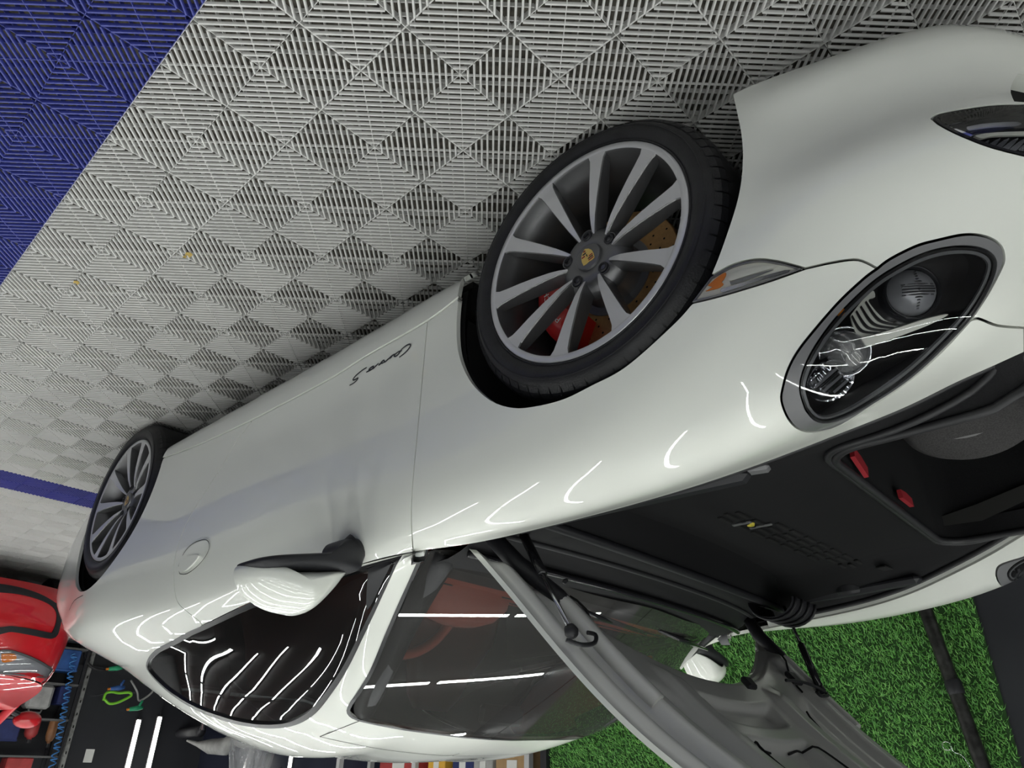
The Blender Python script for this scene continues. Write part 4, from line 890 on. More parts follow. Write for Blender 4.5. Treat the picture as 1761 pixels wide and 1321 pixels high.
bay_loop = np.vstack([np.c_[xs, ye], np.c_[xf_, yf], np.c_[xs[::-1], -ye[::-1]], np.c_[np.full(20, -.36), np.linspace(-ye[0], ye[0], 22)[1:-1]]])
def rrect(x0, x1, y0, y1, r, n=8):
    out = []
    for cx, cy, a in ((x1-r, y1-r, 0), (x0+r, y1-r, 90), (x0+r, y0+r, 180), (x1-r, y0+r, 270)):
        out += [(cx+r*math.cos(math.radians(a+90*i/n)), cy+r*math.sin(math.radians(a+90*i/n))) for i in range(n+1)]
    return densify(np.array(out), .03, True)
op = rrect(.268, .66, -.425, .425, .07)
panel('luggage_surround', BAY, bay_loop, 'carpet_black', CAR, holes=[op], gap=0, lip=.02, res=.03, hole_lip=.05)
# lower tub
b = MB(); n = len(op)
zs = [.71, .55, .36, .30]; sc = [1.0, .985, .96, .90]; c0 = op.mean(0); V = []
for z, k in zip(zs, sc):
    for p in op: q = c0+(p-c0)*k; V.append((q[0], q[1], min(z, float(bay_z(np.array(p[0]), np.array(p[1])))-.02)))
b.add(V, [(i*n+j, i*n+(j+1) % n, (i+1)*n+(j+1) % n, (i+1)*n+j) for i in range(3) for j in range(n)]+[tuple(range(3*n, 4*n))]); tub = b.build('luggage_tub', 'carpet_black', CAR, smooth=True)
for v_ in (.0, .022):
    lp = c0+(op-c0)*(1.0+v_*2.2); b = MB(); b.tube(np.c_[lp, bay_z(lp[:, 0], lp[:, 1])+.006], .0075 if v_ else .009, 8, closed=True); b.build('lid_seal', 'seal_rubber', CAR, smooth=True)
# outer weather strip just inside the wings
for sg in (1, -1):
    xx = np.linspace(-.34, .70, 60); P = np.c_[xx, (yE(xx)-.026)*sg, bay_z(xx, yE(xx)-.026)+.006]; b = MB(); b.tube(P, .008, 8); b.build('weather_strip', 'seal_rubber', CAR, smooth=True)
    xx = np.linspace(-.40, .70, 60); A = np.c_[xx, (yE(xx)-.003)*sg, zE(xx)-.004]; Bq = np.c_[xx, (yE(xx)-.012)*sg, zE(xx)-.028]; n = 60
    mesh_obj('wing_flange', np.vstack([A, Bq]), [(i, i+1, n+i+1, n+i) for i in range(n-1)], 'paint_white', CAR, smooth=True)
# vents, slots and clips in the lining
v_ = MB()
for k in range(4):
    for j in range(9):
        y = .20-.082*j+(.012 if k % 2 else 0); x = -.075+.024*k+.004*j
        if (k == 0 and j > 6) or (k == 3 and j < 2): continue
        v_.box((x, y, bay_z(np.array(x), np.array(y))+.001), (.013, .064, .006), bev=.002)
v_.build('air_vent', 'black_void', CAR)
for (x, y, s_) in ((-.055, .15, (.05, .012, .004)), (-.03, .095, (.06, .010, .004))):
    b = MB(); b.box((x, y, bay_z(np.array(x), np.array(y))+.003), s_, bev=.001); b.build('trim_clip', 'lamp_grey', CAR)
b = MB(); b.lathe([(.001, .008), (.009, .006), (.011, 0)], (-.043, .125, float(bay_z(np.array(-.043), np.array(.125)))), (0, 0, 1), 12); b.build('yellow_cap', mat('yellow_plastic', (.65, .55, .05), .4), CAR, smooth=True)
b = MB(); b.box((.085, -.50, float(bay_z(np.array(.085), np.array(-.50)))+.002), (.03, .075, .006), Matrix.Rotation(.15, 3, 'Z'), bev=.002); b.build('lining_slot', 'black_void', CAR)
pt = at_z(1290, 826, .79); b = MB(); b.box((pt[0], pt[1], float(bay_z(np.array(pt[0]), np.array(pt[1])))+.004), (.085, .032, .014), Matrix.Rotation(-.25, 3, 'Z'), bev=.006); b.build('light_unit', 'lamp_grey', CAR)
b = MB(); b.lathe([(.045, 0), (.045, .02), (.038, .028), (.030, .026), (.030, .01), (0, .01)], at_z(1460, 1005, .78), (0, -.2, 1), 20); b.build('filler_cover', 'black_plastic', CAR, auto=30)
for sg in (-1, 1):
    b = MB(); b.box((-.05, .58*sg, .80), (.42, .045, .03), Matrix.Rotation(-.12*sg, 3, 'Z') @ Matrix.Rotation(.02, 3, 'Y'), bev=.012); b.build('side_cover', 'black_plastic', CAR)
# scuttle panel below the screen
pf = [(-.19, .748), (-.225, .775), (-.245, .815), (-.27, .836), (-.31, .842), (-.35, .846), (-.385, .868), (-.42, .890), (-.46, .900), (-.52, .903)]
U = np.linspace(-1, 1, 41); V = []; px_ = np.array(pf)
for u in U:
    for (x, z) in pf:
        k = abs(u)**2.2; xx = x-.055*k-(.05*k if x < -.3 else 0); V.append((xx, u*(.66+.03*(x < -.2)), z-.020*k*(x > -.40)-.028*k*(x <= -.40)))
m = len(pf); b = MB(); b.add(V, [(i*m+j, i*m+j+1, (i+1)*m+j+1, (i+1)*m+j) for i in range(40) for j in range(m-1)]); b.build('scuttle_panel', 'black_matte', CAR, auto=35)
for (x, z, r_, m_) in ((-.262, .838, .012, 'black_plastic'), (-.40, .888, .009, 'black_gloss'), (-.335, .848, .007, 'seal_rubber')):
    b = MB(); b.tube([(x-.055*abs(u)**2.2-(.05*abs(u)**2.2 if x < -.3 else 0), u*.68, z-.02*abs(u)**2.2) for u in np.linspace(-1, 1, 31)], r_, 8); b.build('scuttle_rib', m_, CAR, smooth=True)
for k in range(4):
    P = [(-.27-.02*k+.03*math.sin(q)*0, -.40-.055*k-.02*math.sin(q), .838+.055*math.sin(q)) for q in np.linspace(0, math.pi, 10)]
    P = [(-.25-.11*math.cos(q)*.7, -.42-.05*k, .83+.06*math.sin(q)) for q in np.linspace(0, math.pi, 12)]
    b = MB(); b.tube(P, .005, 6); b.build('bellows_rib', 'black_plastic', CAR, smooth=True)
b = MB(); b.add([(-.25-.105*math.cos(q)*.7, -.40-.19*j, .83+.055*math.sin(q)) for j in (0, 1) for q in np.linspace(0, math.pi, 12)], [(i, i+1, 13+i, 12+i) for i in range(11)]); b.build('bellows', 'black_plastic', CAR, smooth=True)
for (a, c) in (((-.505, .43, .918), (-.535, -.12, .945)), ((-.50, -.14, .935), (-.58, -.58, .935))):
    a = np.array(a); c = np.array(c); b = MB(); b.tube([a, (a+c)/2+np.array([.012, 0, .006]), c], [.006, .009, .004], 8); wp = b.build('wiper', 'black_gloss', CAR, smooth=True)
    b = MB(); b.tube([a+np.array([-.012, 0, -.008]), (a+c)/2+np.array([-.006, 0, -.004]), c+np.array([-.010, 0, -.008])], .0035, 6); b.build('wiper_blade', 'rubber', wp, smooth=True)
# things lying in the luggage bay
bag = MB(); bag.lathe([(.001, .10), (.08, .098), (.13, .09), (.155, .068), (.172, .02), (.172, -.04), (.155, -.085), (.10, -.10), (.001, -.10)], (.47, -.06, .49), (.10, .30, .94), 48); bg = bag.build('wheel_bag', 'carpet_grey', None, smooth=True)
tag(bg, 'round dark grey fabric bag lying in the luggage bay of the white car', 'bag')
bh = MB(); bh.tube(densify([(.34, -.03, .567), (.40, -.045, .583), (.49, -.06, .582), (.60, -.08, .54)], .02), [.010]*len(densify([(.34, -.03, .567), (.40, -.045, .583), (.49, -.06, .582), (.60, -.08, .54)], .02)), 6); bh.build('piping', mat('strap_grey', (.16, .16, .16), .7), bg, smooth=True)
for (q0, q1, w_, lab) in (((1466, 778), (1490, 812), .030, 'longer red strap end hanging in the corner of the luggage bay'), ((1548, 850), (1567, 864), .024, 'small red tab hanging behind the round bag in the luggage bay')):
    p0 = at_x(*q0, .284); p1 = at_x(*q1, .284); b = MB(); n_ = np.array([1., 0, 0]); t_ = p1-p0; sd = np.cross(n_, t_); sd /= np.linalg.norm(sd); ps_ = [p0-sd*w_*.4, p0+sd*w_*.5, (p0+p1)/2+sd*w_*.6, p1+sd*w_*.4, p1-sd*w_*.5, (p0+p1)/2-sd*w_*.45]
    b.add([p-n_*.006 for p in ps_]+[p+n_*.004 for p in ps_], [tuple(range(6))[::-1], tuple(range(6, 12))]+[(i, (i+1) % 6, 6+(i+1) % 6, 6+i) for i in range(6)]); tag(b.build('red_strap', 'red_cloth'), lab, 'strap')
mat('tub_trim_grey', (.04, .04, .038), .3)
c_ = [at_y(u, v, -.405) for u, v in ((1608, 893), (1680, 868), (1790, 822), (1790, 850), (1690, 896), (1625, 905))]; b = MB(); b.add([p+np.array([0, .004, 0]) for p in c_], [tuple(range(6))]); b.build('tub_trim', 'tub_trim_grey', CAR)

# ================================================================ white car: cabin
b = MB(); prof = [(-.56, .865), (-.66, .875), (-.78, .872), (-.88, .855), (-.93, .82), (-.93, .74), (-.86, .62), (-.60, .55)]; V = []
U = np.linspace(-1, 1, 31)
for u in U:
    for (x, z) in prof: V.append((x-.05*abs(u)**2, u*.67, z-.012*abs(u)**3))
m = len(prof); b.add(V, [(i*m+j, i*m+j+1, (i+1)*m+j+1, (i+1)*m+j) for i in range(30) for j in range(m-1)]); b.build('dashboard', 'leather_red', CAR, auto=40)
b = MB(); V = [(x-.05*abs(u)**2, u*.68, z+.003-.012*abs(u)**3) for u in U for (x, z) in ((-.54, .866), (-.60, .871), (-.64, .8745), (-.672, .8765))]
b.add(V, [(i*4+j, i*4+j+1, (i+1)*4+j+1, (i+1)*4+j) for i in range(30) for j in range(3)]); b.build('dashboard_front', 'leather_dark', CAR, smooth=True)
for sg in (1, -1):
    b = MB(); b.tube(densify([(-.60, .665*sg, .845), (-.76, .625*sg, .955), (-.95, .565*sg, 1.10), (-1.10, .50*sg, 1.175)], .05), .036, 10); b.build('pillar_trim', 'leather_dark', CAR, smooth=True)
for (x, z) in ((-.745, .8755), (-.80, .8725)):
    b = MB(); b.tube([(x-.05*abs(u)**2, u*.66, z-.012*abs(u)**3) for u in np.linspace(-1, 1, 25)], .0022, 5); b.build('dash_seam', 'leather_dark', CAR)
for y in (-.05, .05, -.45):
    b = MB(); b.box((-.745, y, .877), (.012, .22, .004), bev=.001); b.build('demist_vent', 'black_void', CAR)
b = MB(); b.lathe([(.001, .105), (.06, .10), (.115, .082), (.155, .045), (.168, 0), (.165, -.05)], (-.86, .37, .85), (0, 0, 1), 32); bb = b.build('instrument_hood', 'leather_red', CAR, smooth=True)
for v in bb.data.vertices: v.co.x = -.86+(v.co.x+.86)*.72; v.co.y = .37+(v.co.y-.37)*1.1
b = MB(); b.lathe([(.001, .05), (.03, .045), (.042, .02), (.042, -.03)], (-.80, -.02, .875), (-.35, 0, 1), 20); b.build('dash_clock', 'leather_red', CAR, smooth=True)
an = np.linspace(0, 2*math.pi, 41)[:-1]; tl = math.radians(24); cw = np.array([-1.06, .37, .845]); e1 = np.array([0, 1., 0]); e2 = np.array([-math.sin(tl), 0, math.cos(tl)])
b = MB(); b.tube([cw+.18*(math.cos(a)*e1+math.sin(a)*e2) for a in an], .0165, 10, closed=True); sw = b.build('steering_wheel', 'leather_red', CAR, smooth=True)
b = MB(); b.lathe([(.001, .03), (.05, .025), (.065, 0), (.05, -.04)], cw, (-math.cos(tl), 0, -math.sin(tl)), 20)
for a in (0, math.pi, -math.pi/2): b.tube([cw, cw+.175*(math.cos(a)*e1+math.sin(a)*e2)], [.018, .012], 8)
b.build('steering_spokes', 'leather_dark', sw, smooth=True)
for sg in (1, -1):
    y = .37*sg
    def loft(name, secs, m, par):
        V = []; k = 20
        for (c, rx, ry, tilt) in secs:
            for i in range(k):
                a = 2*math.pi*i/k; ce, se = math.cos(a), math.sin(a); q = (abs(ce)**.6*np.sign(ce)*rx, abs(se)**.6*np.sign(se)*ry)
                V.append((c[0]+q[0]*math.cos(tilt), c[1]+q[1], c[2]+q[0]*math.sin(tilt)))
        n = len(secs); b = MB(); b.add(V, [(i*k+j, i*k+(j+1) % k, (i+1)*k+(j+1) % k, (i+1)*k+j) for i in range(n-1) for j in range(k)]+[tuple(range(k))[::-1], tuple(range((n-1)*k, n*k))]); return b.build(name, m, par, smooth=True)
    st = loft('seat', [((-1.36, y, .27), .22, .22, 0), ((-1.36, y, .34), .27, .26, 0), ((-1.36, y, .42), .28, .26, .1), ((-1.36, y, .455), .22, .20, .1)], 'leather_red', CAR)
    loft('seat_back', [((-1.58, y, .38), .07, .20, .2), ((-1.64, y, .60), .075, .255, .2), ((-1.71, y, .82), .07, .25, .2), ((-1.755, y, .95), .055, .17, .2), ((-1.785, y, 1.05), .05, .13, .2), ((-1.80, y, 1.10), .03, .09, .2)], 'leather_red', st)
b = MB(); b.box((-1.4, 0, .26), (1.9, 1.3, .04)); b.box((-2.25, 0, .62), (.3, 1.25, .68)); b.box((-1.3, 0, .36), (1.0, .16, .2), bev=.03); b.build('cabin_floor', 'leather_dark', CAR)
for sg in (1, -1):
    b = MB(); b.box((-1.15, .735*sg, .58), (1.1, .04, .58), bev=.015); b.build('door_trim', 'leather_dark', CAR)
b = MB(); b.box((-1.03, .0, 1.165), (.025, .20, .06), Matrix.Rotation(-.2, 3, 'Y'), bev=.01); b.build('rear_view_mirror', 'black_plastic', CAR)
st_ = G.px([(930, 1219), (964, 1216), (962, 1226), (928, 1229)], 50); Pq = G.ev(st_[:, 0], st_[:, 1])-.004*G.nrm(st_[:, 0], st_[:, 1])
mesh_obj('screen_sticker', Pq, [tuple(range(len(Pq)))], 'white_print', CAR)
# ================================================================ turf wall
mat('turf_back', (.018, .06, .012), .9)
def turf_material():
    m = bpy.data.materials.new('turf'); m.use_nodes = True; nt = m.node_tree; b = nt.nodes['Principled BSDF']
    at = nt.nodes.new('ShaderNodeAttribute'); at.attribute_name = 'shade'; cr = nt.nodes.new('ShaderNodeValToRGB')
    e = cr.color_ramp.elements; e[0].position = 0; e[0].color = (.05, .19, .03, 1); e[1].position = 1; e[1].color = (.27, .60, .14, 1); k = e.new(.55); k.color = (.12, .38, .065, 1)
    nt.links.new(at.outputs['Fac'], cr.inputs[0]); nt.links.new(cr.outputs[0], b.inputs['Base Color']); b.inputs['Roughness'].default_value = .5; MATS['turf'] = m
turf_material()
gx0, gx1 = -2.57, .0
b = MB(); b.box(((gx0+gx1)/2, YG+.006, 1.25), (gx1-gx0, .012, 2.5)); tb = b.build('turf_panel', 'turf_back')
tag(tb, 'green artificial grass panel covering the wall beside the white car', 'turf panel')
NB = 90000; bx = rng.uniform(gx0+.01, gx1-.005, NB); bz = rng.uniform(.02, 2.48, NB)**1.0; keep = rng.uniform(0, 1, NB) < np.where(bz < 1.7, 1, .35); bx = bx[keep]; bz = bz[keep]; n = len(bx)
a = rng.uniform(0, 2*math.pi, n); ln = rng.uniform(.018, .034, n); tilt = rng.uniform(.2, 1.2, n); w_ = rng.uniform(.0012, .0024, n)
d = np.stack([np.cos(a)*np.sin(tilt), np.cos(tilt), np.sin(a)*np.sin(tilt)-.25], 1); d /= np.linalg.norm(d, axis=1)[:, None]
sd = np.cross(d, np.array([0, 1., 0])); sd /= np.linalg.norm(sd, axis=1)[:, None]+1e-9
p0 = np.stack([bx, np.full(n, YG+.010), bz], 1); p1 = p0+d*ln[:, None]*.55; p2 = p0+d*ln[:, None]+np.array([0, 0, -1.])*(ln*.25)[:, None]
V = np.concatenate([p0-sd*w_[:, None], p0+sd*w_[:, None], p1+sd*w_[:, None]*.9, p1-sd*w_[:, None]*.9, p2], 0); i = np.arange(n)
me = bpy.data.meshes.new('grass_blades'); me.from_pydata(V.tolist(), [], np.stack([i, i+n, i+2*n, i+3*n], 1).tolist()+np.stack([i+3*n, i+2*n, i+4*n], 1).tolist()); me.update(); me.materials.append(MATS['turf'])
sh = rng.uniform(0, 1, n)*.75+.25*(np.sin(bx*37)*np.sin(bz*41)*.5+.5); at = me.attributes.new('shade', 'FLOAT', 'POINT'); at.data.foreach_set('value', np.tile(sh, 5).astype(np.float32))
o = bpy.data.objects.new('grass_blades', me); COL.objects.link(o); put(o, tb); tag(o, kind='stuff')
b = MB(); b.box((-2.60, YG+.02, 1.25), (.05, .05, 2.5)); tag(b.build('trim_1', 'black_plastic'), kind='structure')
q0 = at_y(1590, 1045, YG+.085); q1 = at_y(1690, 1318, YG+.085); dd = (q1-q0)/(q1[2]-q0[2])
b = MB(); b.tube([q0-dd*q0[2], q0, q1, q0+dd*(2.6-q0[2])], .031, 16); pp = b.build('steel_pole', mat('pole_dark', (.05, .05, .048), .35, metal=.7, noise=(25, .5)), None, smooth=True)
tag(pp, 'dark steel pole leaning against the green turf panel', 'pole')
b = MB(); b.lathe([(.033, 0), (.036, .01), (.036, .05), (.033, .06)], q0+dd*.35-np.array([0, 0, .03]), dd, 16); b.build('pole_collar', 'black_plastic', pp, smooth=True)
rc = at_y(1628, 1283, YG+.05); an = np.linspace(.3, 2*math.pi-.2, 24)
rp = [rc+.017*np.array([math.cos(t), 0, math.sin(t)]) for t in an]; tail_ = [at_y(u, v, YG+.045) for u, v in ((1640, 1293), (1652, 1298), (1662, 1308), (1672, 1325))]
b = MB(); b.tube(densify(np.array(rp+tail_), .006), .0022, 6); tag(b.build('wire_hook', 'chrome', None, smooth=True), 'thin bent wire with a ring end hanging on the green turf', 'wire')

# ================================================================ red car behind
NX, NY = -5.32, .76
class Shift:
    """the red car is modelled around its own middle line and stands at (NX, NY)"""
def rr(pts): return Rail([(s, x+NX, y, z) for s, x, y, z in pts])
PL = [(0, 0, 0), (.35, -.02, .40), (.62, -.12, .66), (.85, -.32, .80), (1.2, -.70, .85), (2.2, -1.75, .86), (4.0, -3.55, .82)]
def rail_at(z, inx, iny, dz=()):
    return rr([(s, x-inx*(1 if s < .8 else .3), max(0, y-iny*(0 if s == 0 else 1)), z+(dz[i] if dz else 0)) for i, (s, x, y) in enumerate(PL)])
RR = [rail_at(.185, .05, .05), rail_at(.25, .012, .02), rail_at(.36, .0, .005), rail_at(.50, .0, .0), rail_at(.62, .025, .012), rail_at(.72, .07, .03, (0, 0, .005, .02, .05, .08, .10)), rail_at(.79, .14, .07, (0, .0, .01, .03, .08, .13, .14))]
RT_ = [0, .07, .18, .32, .44, .55, .64]
class RSurf(Surf):
    def px(s, pts, step=6.): return s.inv(densify(pts, step), lambda p: prc(p*np.array([1, -1, 1])+np.array([0, NY, 0])), False)
RL = RSurf(RR, RT_, (0, 4.0), (0, .64), 160, 40, flip=False)
red = thing('red_car', (NX-1.9, NY, 0), 'red hatchback parked nose-on behind the white sports car', 'car')
def shift_y(o):
    for v in o.data.vertices: v.co.y += NY
    return o
S_ = lambda a, c, n: np.stack([np.linspace(a, c, n), np.zeros(n)], 1)
full = np.vstack([S_(0, 4, 60), np.stack([np.full(12, 4.), np.linspace(0, .64, 12)], 1)[1:-1], np.stack([np.linspace(4, 0, 60), np.full(60, .64)], 1), np.stack([np.zeros(12), np.linspace(.64, 0, 12)], 1)[1:-1]])
ra = RL.inv(np.vstack([[(NX-.37, .1)], arch(NX-.80, .31, .35, -15, 195, 30)[:, :], [(NX-1.2, .1)]]), lambda p: p[:, [0, 2]], False)
ra2 = RL.inv(np.vstack([[(NX-2.83, .1)], arch(NX-3.25, .31, .35, -15, 195, 30)[:, :], [(NX-3.66, .1)]]), lambda p: p[:, [0, 2]], False)
body_r = np.vstack([S_(0, ra[0][0], 20), ra[1:-1], S_(ra[-1][0], ra2[0][0], 20), ra2[1:-1], S_(ra2[-1][0], 4, 6)[:-1] if ra2[-1][0] < 3.95 else S_(3.97, 4, 3)[:-1], full[60:]])
HLR = [(-14, 1121), (8, 1117), (28, 1120), (58, 1131), (80, 1143), (89, 1150), (84, 1160), (72, 1173), (62, 1182), (50, 1181), (35, 1175), (12, 1163), (-14, 1151)]
hlr = RL.px(HLR+HLR[:1])[:-1]
shift_y(panel('car_body', RL, body_r, 'paint_red', red, mirror='LR', gap=0, lip=.02, res=.05))
for sd_ in ('L', 'R'):
    hb = shift_y(panel('headlight', RL, hlr, 'lamp_flute', red, mirror=sd_, gap=0, lip=0, off=.002, res=.03))
    shift_y(panel('lens', RL, hlr, 'glass_lamp', hb, mirror=sd_, gap=.001, lip=.01, off=.014, res=.03))
    shift_y(panel('lamp_edge', RL, hlr, 'lamp_grey', hb, holes=[inset(hlr, .014)], mirror=sd_, gap=0, lip=.004, off=.010, res=.06))
    am_ = RL.px([(2, 1124), (24, 1124), (26, 1134), (4, 1138), (2, 1124)], 5)[:-1]; shift_y(panel('indicator', RL, am_, 'amber', hb, mirror=sd_, gap=0, lip=0, off=.008, res=.03))
    ol = [(-14, 1005), (0, 1005), (20, 1008), (45, 1014), (70, 1023), (90, 1034), (103, 1044), (106, 1056), (103, 1075), (98, 1092), (90, 1098), (80, 1098), (50, 1092), (20, 1087), (-14, 1085)]
    il = [(-10, 1019), (0, 1019), (30, 1022), (60, 1029), (85, 1040), (96, 1053), (96, 1070), (90, 1086), (84, 1088), (50, 1081), (20, 1077), (-10, 1074)]
    ring_o = RL.px(ol+ol[:1])[:-1]; ring_i = RL.px(il+il[:1])[:-1]
    shift_y(panel('bumper_moulding', RL, ring_o, 'black_plastic', red, holes=[ring_i], mirror=sd_, gap=0, lip=.008, off=.006, res=.05))
eR = RR[6](np.linspace(0, 1.62, 60))
def rgrid(name, fn, m, nu=30, nv=31, par=red):
    U, Vv = np.meshgrid(np.linspace(0, 1, nu), np.linspace(-1, 1, nv), indexing='ij'); P = fn(U, Vv).reshape(-1, 3)+np.array([0, NY, 0])
    return mesh_obj(name, P, [(i*nv+j, i*nv+j+1, (i+1)*nv+j+1, (i+1)*nv+j) for i in range(nu-1) for j in range(nv-1)], m, par, smooth=True)
def r_hood(U, V):
    x = NX-.14-U*.98; ye = np.interp(-x, -eR[:, 0], eR[:, 1]); ze = np.interp(-x, -eR[:, 0], eR[:, 2]); return np.stack([x, V*np.maximum(ye, .02), ze+.05*(1-V**2)*np.minimum(1, U*3)+.06*U], -1)
rgrid('car_bonnet', r_hood, 'paint_red')
zc = float(eR[-1, 2])
def r_screen(U, V): return np.stack([NX-1.08-U*.62-.10*np.abs(V)**2*(1-U*.5), V*(.76-.16*U), zc+.02+U*.45+.04*(1-V**2)], -1)
rgrid('windscreen', r_screen, 'glass_side')
rgrid('roof', lambda U, V: np.stack([NX-1.70-U*1.5-.05*np.abs(V)**2, V*(.60-.03*U), zc+.47+.05*(1-V**2)-.08*U**2], -1), 'paint_red')
rgrid('tailgate', lambda U, V: np.stack([NX-3.2-U*.55, V*(.57+.22*U), zc+.40-.42*U+.04*(1-V**2)], -1), 'paint_red')
for sg in (1, -1):
    rgrid('side_glass', lambda U, V: np.stack([NX-1.12-U*2.3-.55*(V*.5+.5)*(1-U), sg*(.84-.22*(V*.5+.5)), zc-.06+.50*(V*.5+.5)], -1), 'glass_side', 12, 9)
    pts = [(NX-1.10, NY+sg*.80, zc), (NX-1.42, NY+sg*.70, zc+.26), (NX-1.74, NY+sg*.60, zc+.47)]
    b = MB(); b.tube(densify(pts, .05), .035, 10); b.build('pillar', 'paint_red', red, smooth=True)
    b = MB(); b.lathe([(.001, .05), (.05, .045), (.08, .02), (.085, -.02), (.07, -.05), (.001, -.055)], (NX-1.42, NY+sg*1.0, zc+.11), (1, 0, 0), 20); mo = b.build('door_mirror', 'paint_red', red, smooth=True)
    for v in mo.data.vertices: v.co.y = NY+sg*1.0+(v.co.y-NY-sg*1.0)*1.25; v.co.z = zc+.11+(v.co.z-zc-.11)*.8
    b = MB(); b.tube([(NX-1.40, NY+sg*.80, zc+.03), (NX-1.42, NY+sg*.95, zc+.09)], .022, 8); b.build('mirror_arm', 'black_plastic', red)
    for wx in (-.80, -3.25):
        b = MB(); b.lathe([(.18, .0), (.20, .012), (.28, .012), (.305, -.01), (.31, -.05), (.31, -.17), (.28, -.19), (.18, -.18)], (NX+wx, NY+sg*.83, .31), (0, sg, 0), 40); wo = b.build('tyre', 'rubber', red, auto=40)
        b = MB(); b.lathe([(.001, -.02), (.06, -.015), (.16, -.03), (.185, .0)], (NX+wx, NY+sg*.83, .31), (0, sg, 0), 30); b.build('hubcap', 'alloy_dark', wo, smooth=True)
b = MB(); b.box((NX-2.0, NY, .42), (3.3, 1.25, .35)); b.box((NX-2.5, NY, .7), (1.6, 1.3, .4)); b.build('underbody', 'black_void', red)

# ================================================================ back wall and the clutter along it
b = MB(); b.box((X0+.03, -2.0, 1.35), (.05, 1.25, 2.2)); tag(b.build('wall_panel', 'wall_dark'), 'plain black board mounted on the back wall behind the LED light', 'board')
XB = X0+.06
def on_x(u, v, x=XB): return at_x(u, v, x)
c = on_x(153, 1300, XB+.004); b = MB(); b.box(c+np.array([-.002, 0, 0]), (.004, .10, .145)); tag(b.build('paper_label', 'white_print'), 'small white paper stuck on the black board', 'paper')
c0, c1 = on_x(150, 1155, XB+.05), on_x(107, 1318, XB+.05); y = (c0[1]+c1[1])/2
b = MB(); b.box((XB+.05, y, 1.1), (.06, .05, 2.2), bev=.006); po = b.build('metal_post', mat('post_grey', (.28, .28, .27), .5, metal=.4, noise=(20, .4))); tag(po, 'grey steel angle post standing at the edge of the black board', 'post')
b = MB()
for k in range(14): b.box((XB+.0805, y, .25+.14*k), (.003, .014, .03))
b.build('post_holes', 'black_void', po)
for k, (u0, v0, u1, v1, lab) in enumerate(((240, 1236, 219, 1318, 'upright LED light on the black board, nearest the steel post'), (276, 1231, 255, 1318, 'upright LED light at the far edge of the black board'))):
    p = on_x(u0, v0, XB+.03); y = p[1]
    t = thing('led_light', (XB+.005, y, p[2]), lab, 'lamp', 'upright LED lights on the walls')
    b = MB(); b.box((XB+.012, y, p[2]+.6), (.024, .085, 1.2), bev=.004); b.build('housing', 'steel', t)
    b = MB(); b.box((XB+.028, y, p[2]+.6), (.014, .05, 1.17), bev=.004); b.build('diffuser', 'led_wall', t)
    b = MB(); b.tube([(XB+.02, y, p[2]), (XB+.02, y, p[2]-.10)], .008, 6); b.build('lamp_cable', 'black_plastic', t)
p = at_y(500, 1300, Y0+.03)
t = thing('led_light', (p[0], Y0+.005, p[2]-.05), 'upright LED light on the navy side wall behind the white roof', 'lamp', 'upright LED lights on the walls')
b = MB(); b.box((p[0], Y0+.012, p[2]+.5), (.085, .024, 1.2), bev=.004); b.build('housing', 'steel', t)
b = MB(); b.box((p[0], Y0+.028, p[2]+.5), (.045, .014, 1.17), bev=.004); b.build('diffuser', 'led_wall', t)
# rack with hoses, bottles and a canister left of the post
ry0, ry1 = on_x(120, 1200, XB+.25)[1], .30
t = thing('tool_rack', (XB+.2, (ry0+ry1)/2, 0), 'dark metal rack crowded with hoses and bottles beside the steel post', 'rack')
for yy in (ry0-.02, ry1):
    for xx in (XB+.06, XB+.40): b = MB(); b.box((xx, yy, .9), (.03, .03, 1.8)); b.build('rack_post', 'black_plastic', t)
for z in (.12, .52, .90, 1.28): b = MB(); b.box((XB+.23, (ry0+ry1)/2, z), (.36, ry1-ry0+.02, .02)); b.build('rack_shelf', mat('shelf_grey', (.12, .12, .12), .5), t)
XR = XB+.44
pal = dict(blue=(.03, .10, .32), grey=(.38, .38, .37), brown=(.28, .13, .06), red=(.40, .05, .05), dark=(.03, .03, .035), navy=(.02, .03, .12), green=(.02, .30, .14), cream=(.55, .50, .36))
for k, c_ in pal.items(): mat('item_'+k, c_, .5, noise=(12, .2))
def stand(y, z, m, w_, h, label, name='bottle', cat='bottle', x=None):
    x = XB+.25 if x is None else x; p = np.array([x, y, z+.0095]); b = MB(); b.lathe([(0, 0), (w_*.48, 0), (w_*.5, h*.05), (w_*.5, h*.62), (w_*.36, h*.78), (w_*.18, h*.84), (w_*.18, h)], p, (0, 0, 1), 14); o = b.build(name, m, None, auto=40); tag(o, label, cat)
    b = MB(); b.lathe([(w_*.20, h*.90), (w_*.20, h*1.06), (0, h*1.06)], p, (0, 0, 1), 10); b.build('cap', 'item_dark', o)
def crate(y, z, m, d, label, x=None):
    x = XB+.25 if x is None else x; b = MB(); b.box((x, y, z+.0095+d[2]/2), d, bev=.012); o = b.build('box', m); tag(o, label, 'box')
    b = MB(); b.box((x, y, z+.0095+d[2]*.97), (d[0]*1.02, d[1]*1.02, d[2]*.10), bev=.006); b.build('box_lid', m, o)
p = np.array([XB+.25, ry0+.34, 0]); b = MB(); b.box((p[0], p[1], .532+.13), (.2, .26, .26), bev=.03); o = b.build('canister', 'item_grey'); tag(o, 'pale grey plastic canister with a grip on the tool rack', 'canister')
b = MB(); b.tube([(p[0], p[1]-.08, .78), (p[0], p[1]-.07, .83), (p[0], p[1]+.05, .83), (p[0], p[1]+.06, .78)], .012, 8); b.build('carry_handle', 'item_grey', o, smooth=True)
stand(ry0+.09, .90, 'item_brown', .10, .26, 'brown bottle on the upper shelf nearest the steel post')
stand(ry0+.30, .90, 'item_red', .14, .22, 'red bottle on the upper shelf of the tool rack')
